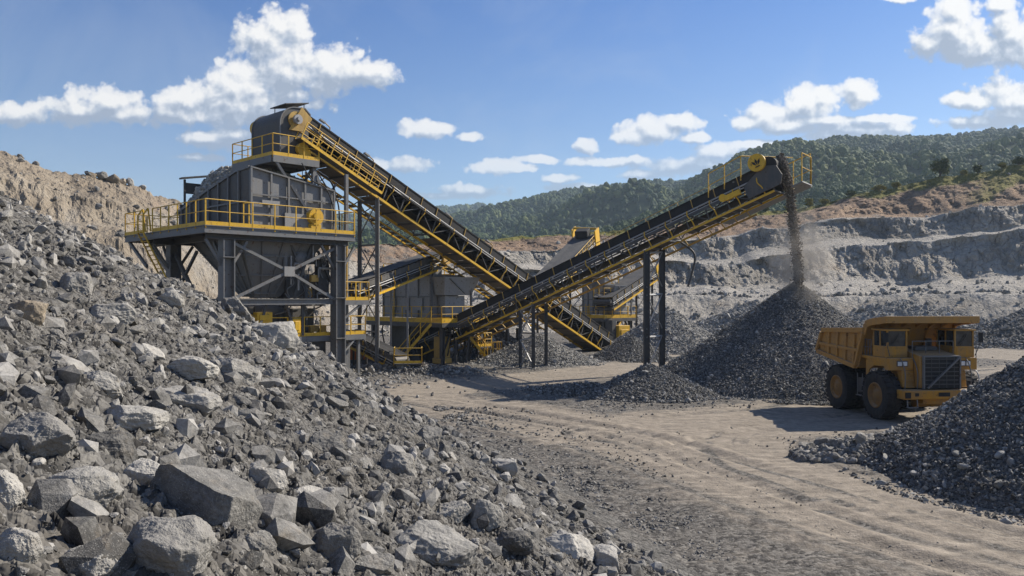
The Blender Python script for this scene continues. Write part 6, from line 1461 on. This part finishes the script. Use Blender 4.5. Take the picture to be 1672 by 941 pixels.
# cabs: operator's cab and the cabinet on the other side
def cab(y0, y1, x0, x1, label=None, mat='truck'):
    m = MB(); z0, z1, z2 = 3.205, 3.78, 4.56
    m.box(x0, x1, y0, y1, z0, z1); m.box(x0 - .06, x1 + .08, y0 - .05, y1 + .05, z2, z2 + .09)
    for (x, y) in ((x0 + .05, y0 + .05), (x1 - .05, y0 + .05), (x0 + .05, y1 - .05), (x1 - .05, y1 - .05), ((x0 + x1) / 2, y0 + .05), ((x0 + x1) / 2, y1 - .05)): m.box(x - .045, x + .045, y - .045, y + .045, z1, z2)
    c = m.build('cab', M[mat], TR, .015); 
    m = MB(); e = .045
    m.box(x1 - .07, x1 - .045, y0 + .1, y1 - .1, z1, z2); m.box(x0 + .045, x0 + .07, y0 + .1, y1 - .1, z1, z2)
    for y in (y0 + .05, y1 - .05):
        m.box(x0 + .1, (x0 + x1) / 2 - .05, y - .012, y + .012, z1, z2); m.box((x0 + x1) / 2 + .05, x1 - .1, y - .012, y + .012, z1, z2)
    m.build('window', M['glass'], c)
    m = MB(); m.box(x1 + .002, x1 + .02, y0 + .12, y1 - .12, z0 + .1, z1 - .12); m.box((x0 + x1) / 2 + .03, x1 - .08, y0 - .02, y0 - .002, z0 + .08, z1 - .05); m.build('door_panel', M['steel_dark'] if mat == 'steel_dark' else M['truck'], c, .01)
    m = MB(); m.bar((x1 + .03, (y0 + y1) / 2 - .3, z1 + .05), (x1 + .03, (y0 + y1) / 2 + .1, z1 + .6), .025, .025); m.build('wiper', M['rubber'], c)
    return c
cab(1.22, 2.30, 1.35, 2.85); cab(-2.28, -1.16, 1.30, 2.62, mat='truck')
# deck rails, mirrors, air cleaners, exhaust
m = MB()
for (x0, y0, x1, y1) in ((2.92, -1.1, 2.92, 1.1), (.4, -2.33, 1.25, -2.33), (2.94, 2.34, 1.2, 2.34)):
    m.tube((x0, y0, 4.05), (x1, y1, 4.05), .022, 6)
    for t in (0, .33, .66, 1): x, y = x0 + (x1 - x0) * t, y0 + (y1 - y0) * t; m.tube((x, y, 3.2), (x, y, 4.05), .02, 6)
m.tube((.4, -2.33, 3.65), (1.25, -2.33, 3.65), .018, 6); m.tube((2.94, 2.34, 3.65), (1.2, 2.34, 3.65), .018, 6); m.build('deck_rail', M['steel'], TR)
for s in (-1, 1):
    m = MB(); bent_hose(m, [(2.9, s * 2.3, 3.3), (3.0, s * 2.5, 3.9), (3.0, s * 2.55, 4.4)], .022, 5, 5); mi = m.build('mirror_arm', M['steel_dark'], TR); MB().box(2.97, 3.03, s * 2.55 - .12, s * 2.55 + .12, 4.0, 4.5).build('mirror', M['rubber'], mi, .02)
m = MB(); m.box(2.985, 3.02, -1.38, -1.12, 2.70, 3.08); m.build('marker_panel', M['bedpaint'], TR)
m = MB(); m.tube((1.6, -.95, 3.6), (1.6, -.95, 4.3), .09, 10); m.tube((1.2, .9, 3.6), (1.2, .9, 4.1), .16, 12); m.box(1.3, 2.4, -.6, .6, 3.55, 3.74); m.build('air_cleaner', M['steel_dark'], TR)
m = MB(); m.tube((.2, -1.55, 1.55), (1.0, -1.55, 1.55), .0 + .42, 16); m.box(-.5, .3, -2.1, -1.2, 1.1, 1.9); m.build('fuel_tank', M['steel_dark'], TR, .03)
m = MB(); m.path([(.55, -2.42, 2.2), (.55, -2.42, 1.0), (.55, -1.9, 1.0)], .025, 5); m.path([(.05, -2.42, 2.2), (.05, -2.42, 1.0), (.05, -1.9, 1.0)], .025, 5); m.bar((.05, -2.42, 1.02), (.55, -2.42, 1.02), .2, .04); m.build('side_step', M['steel'], TR)
for s in (-1, 1): MB().tube((-.6, s * .95, 1.6), (-.2, s * .95, 2.5), .13, 12).build('hoist_cylinder', M['steel'], TR)
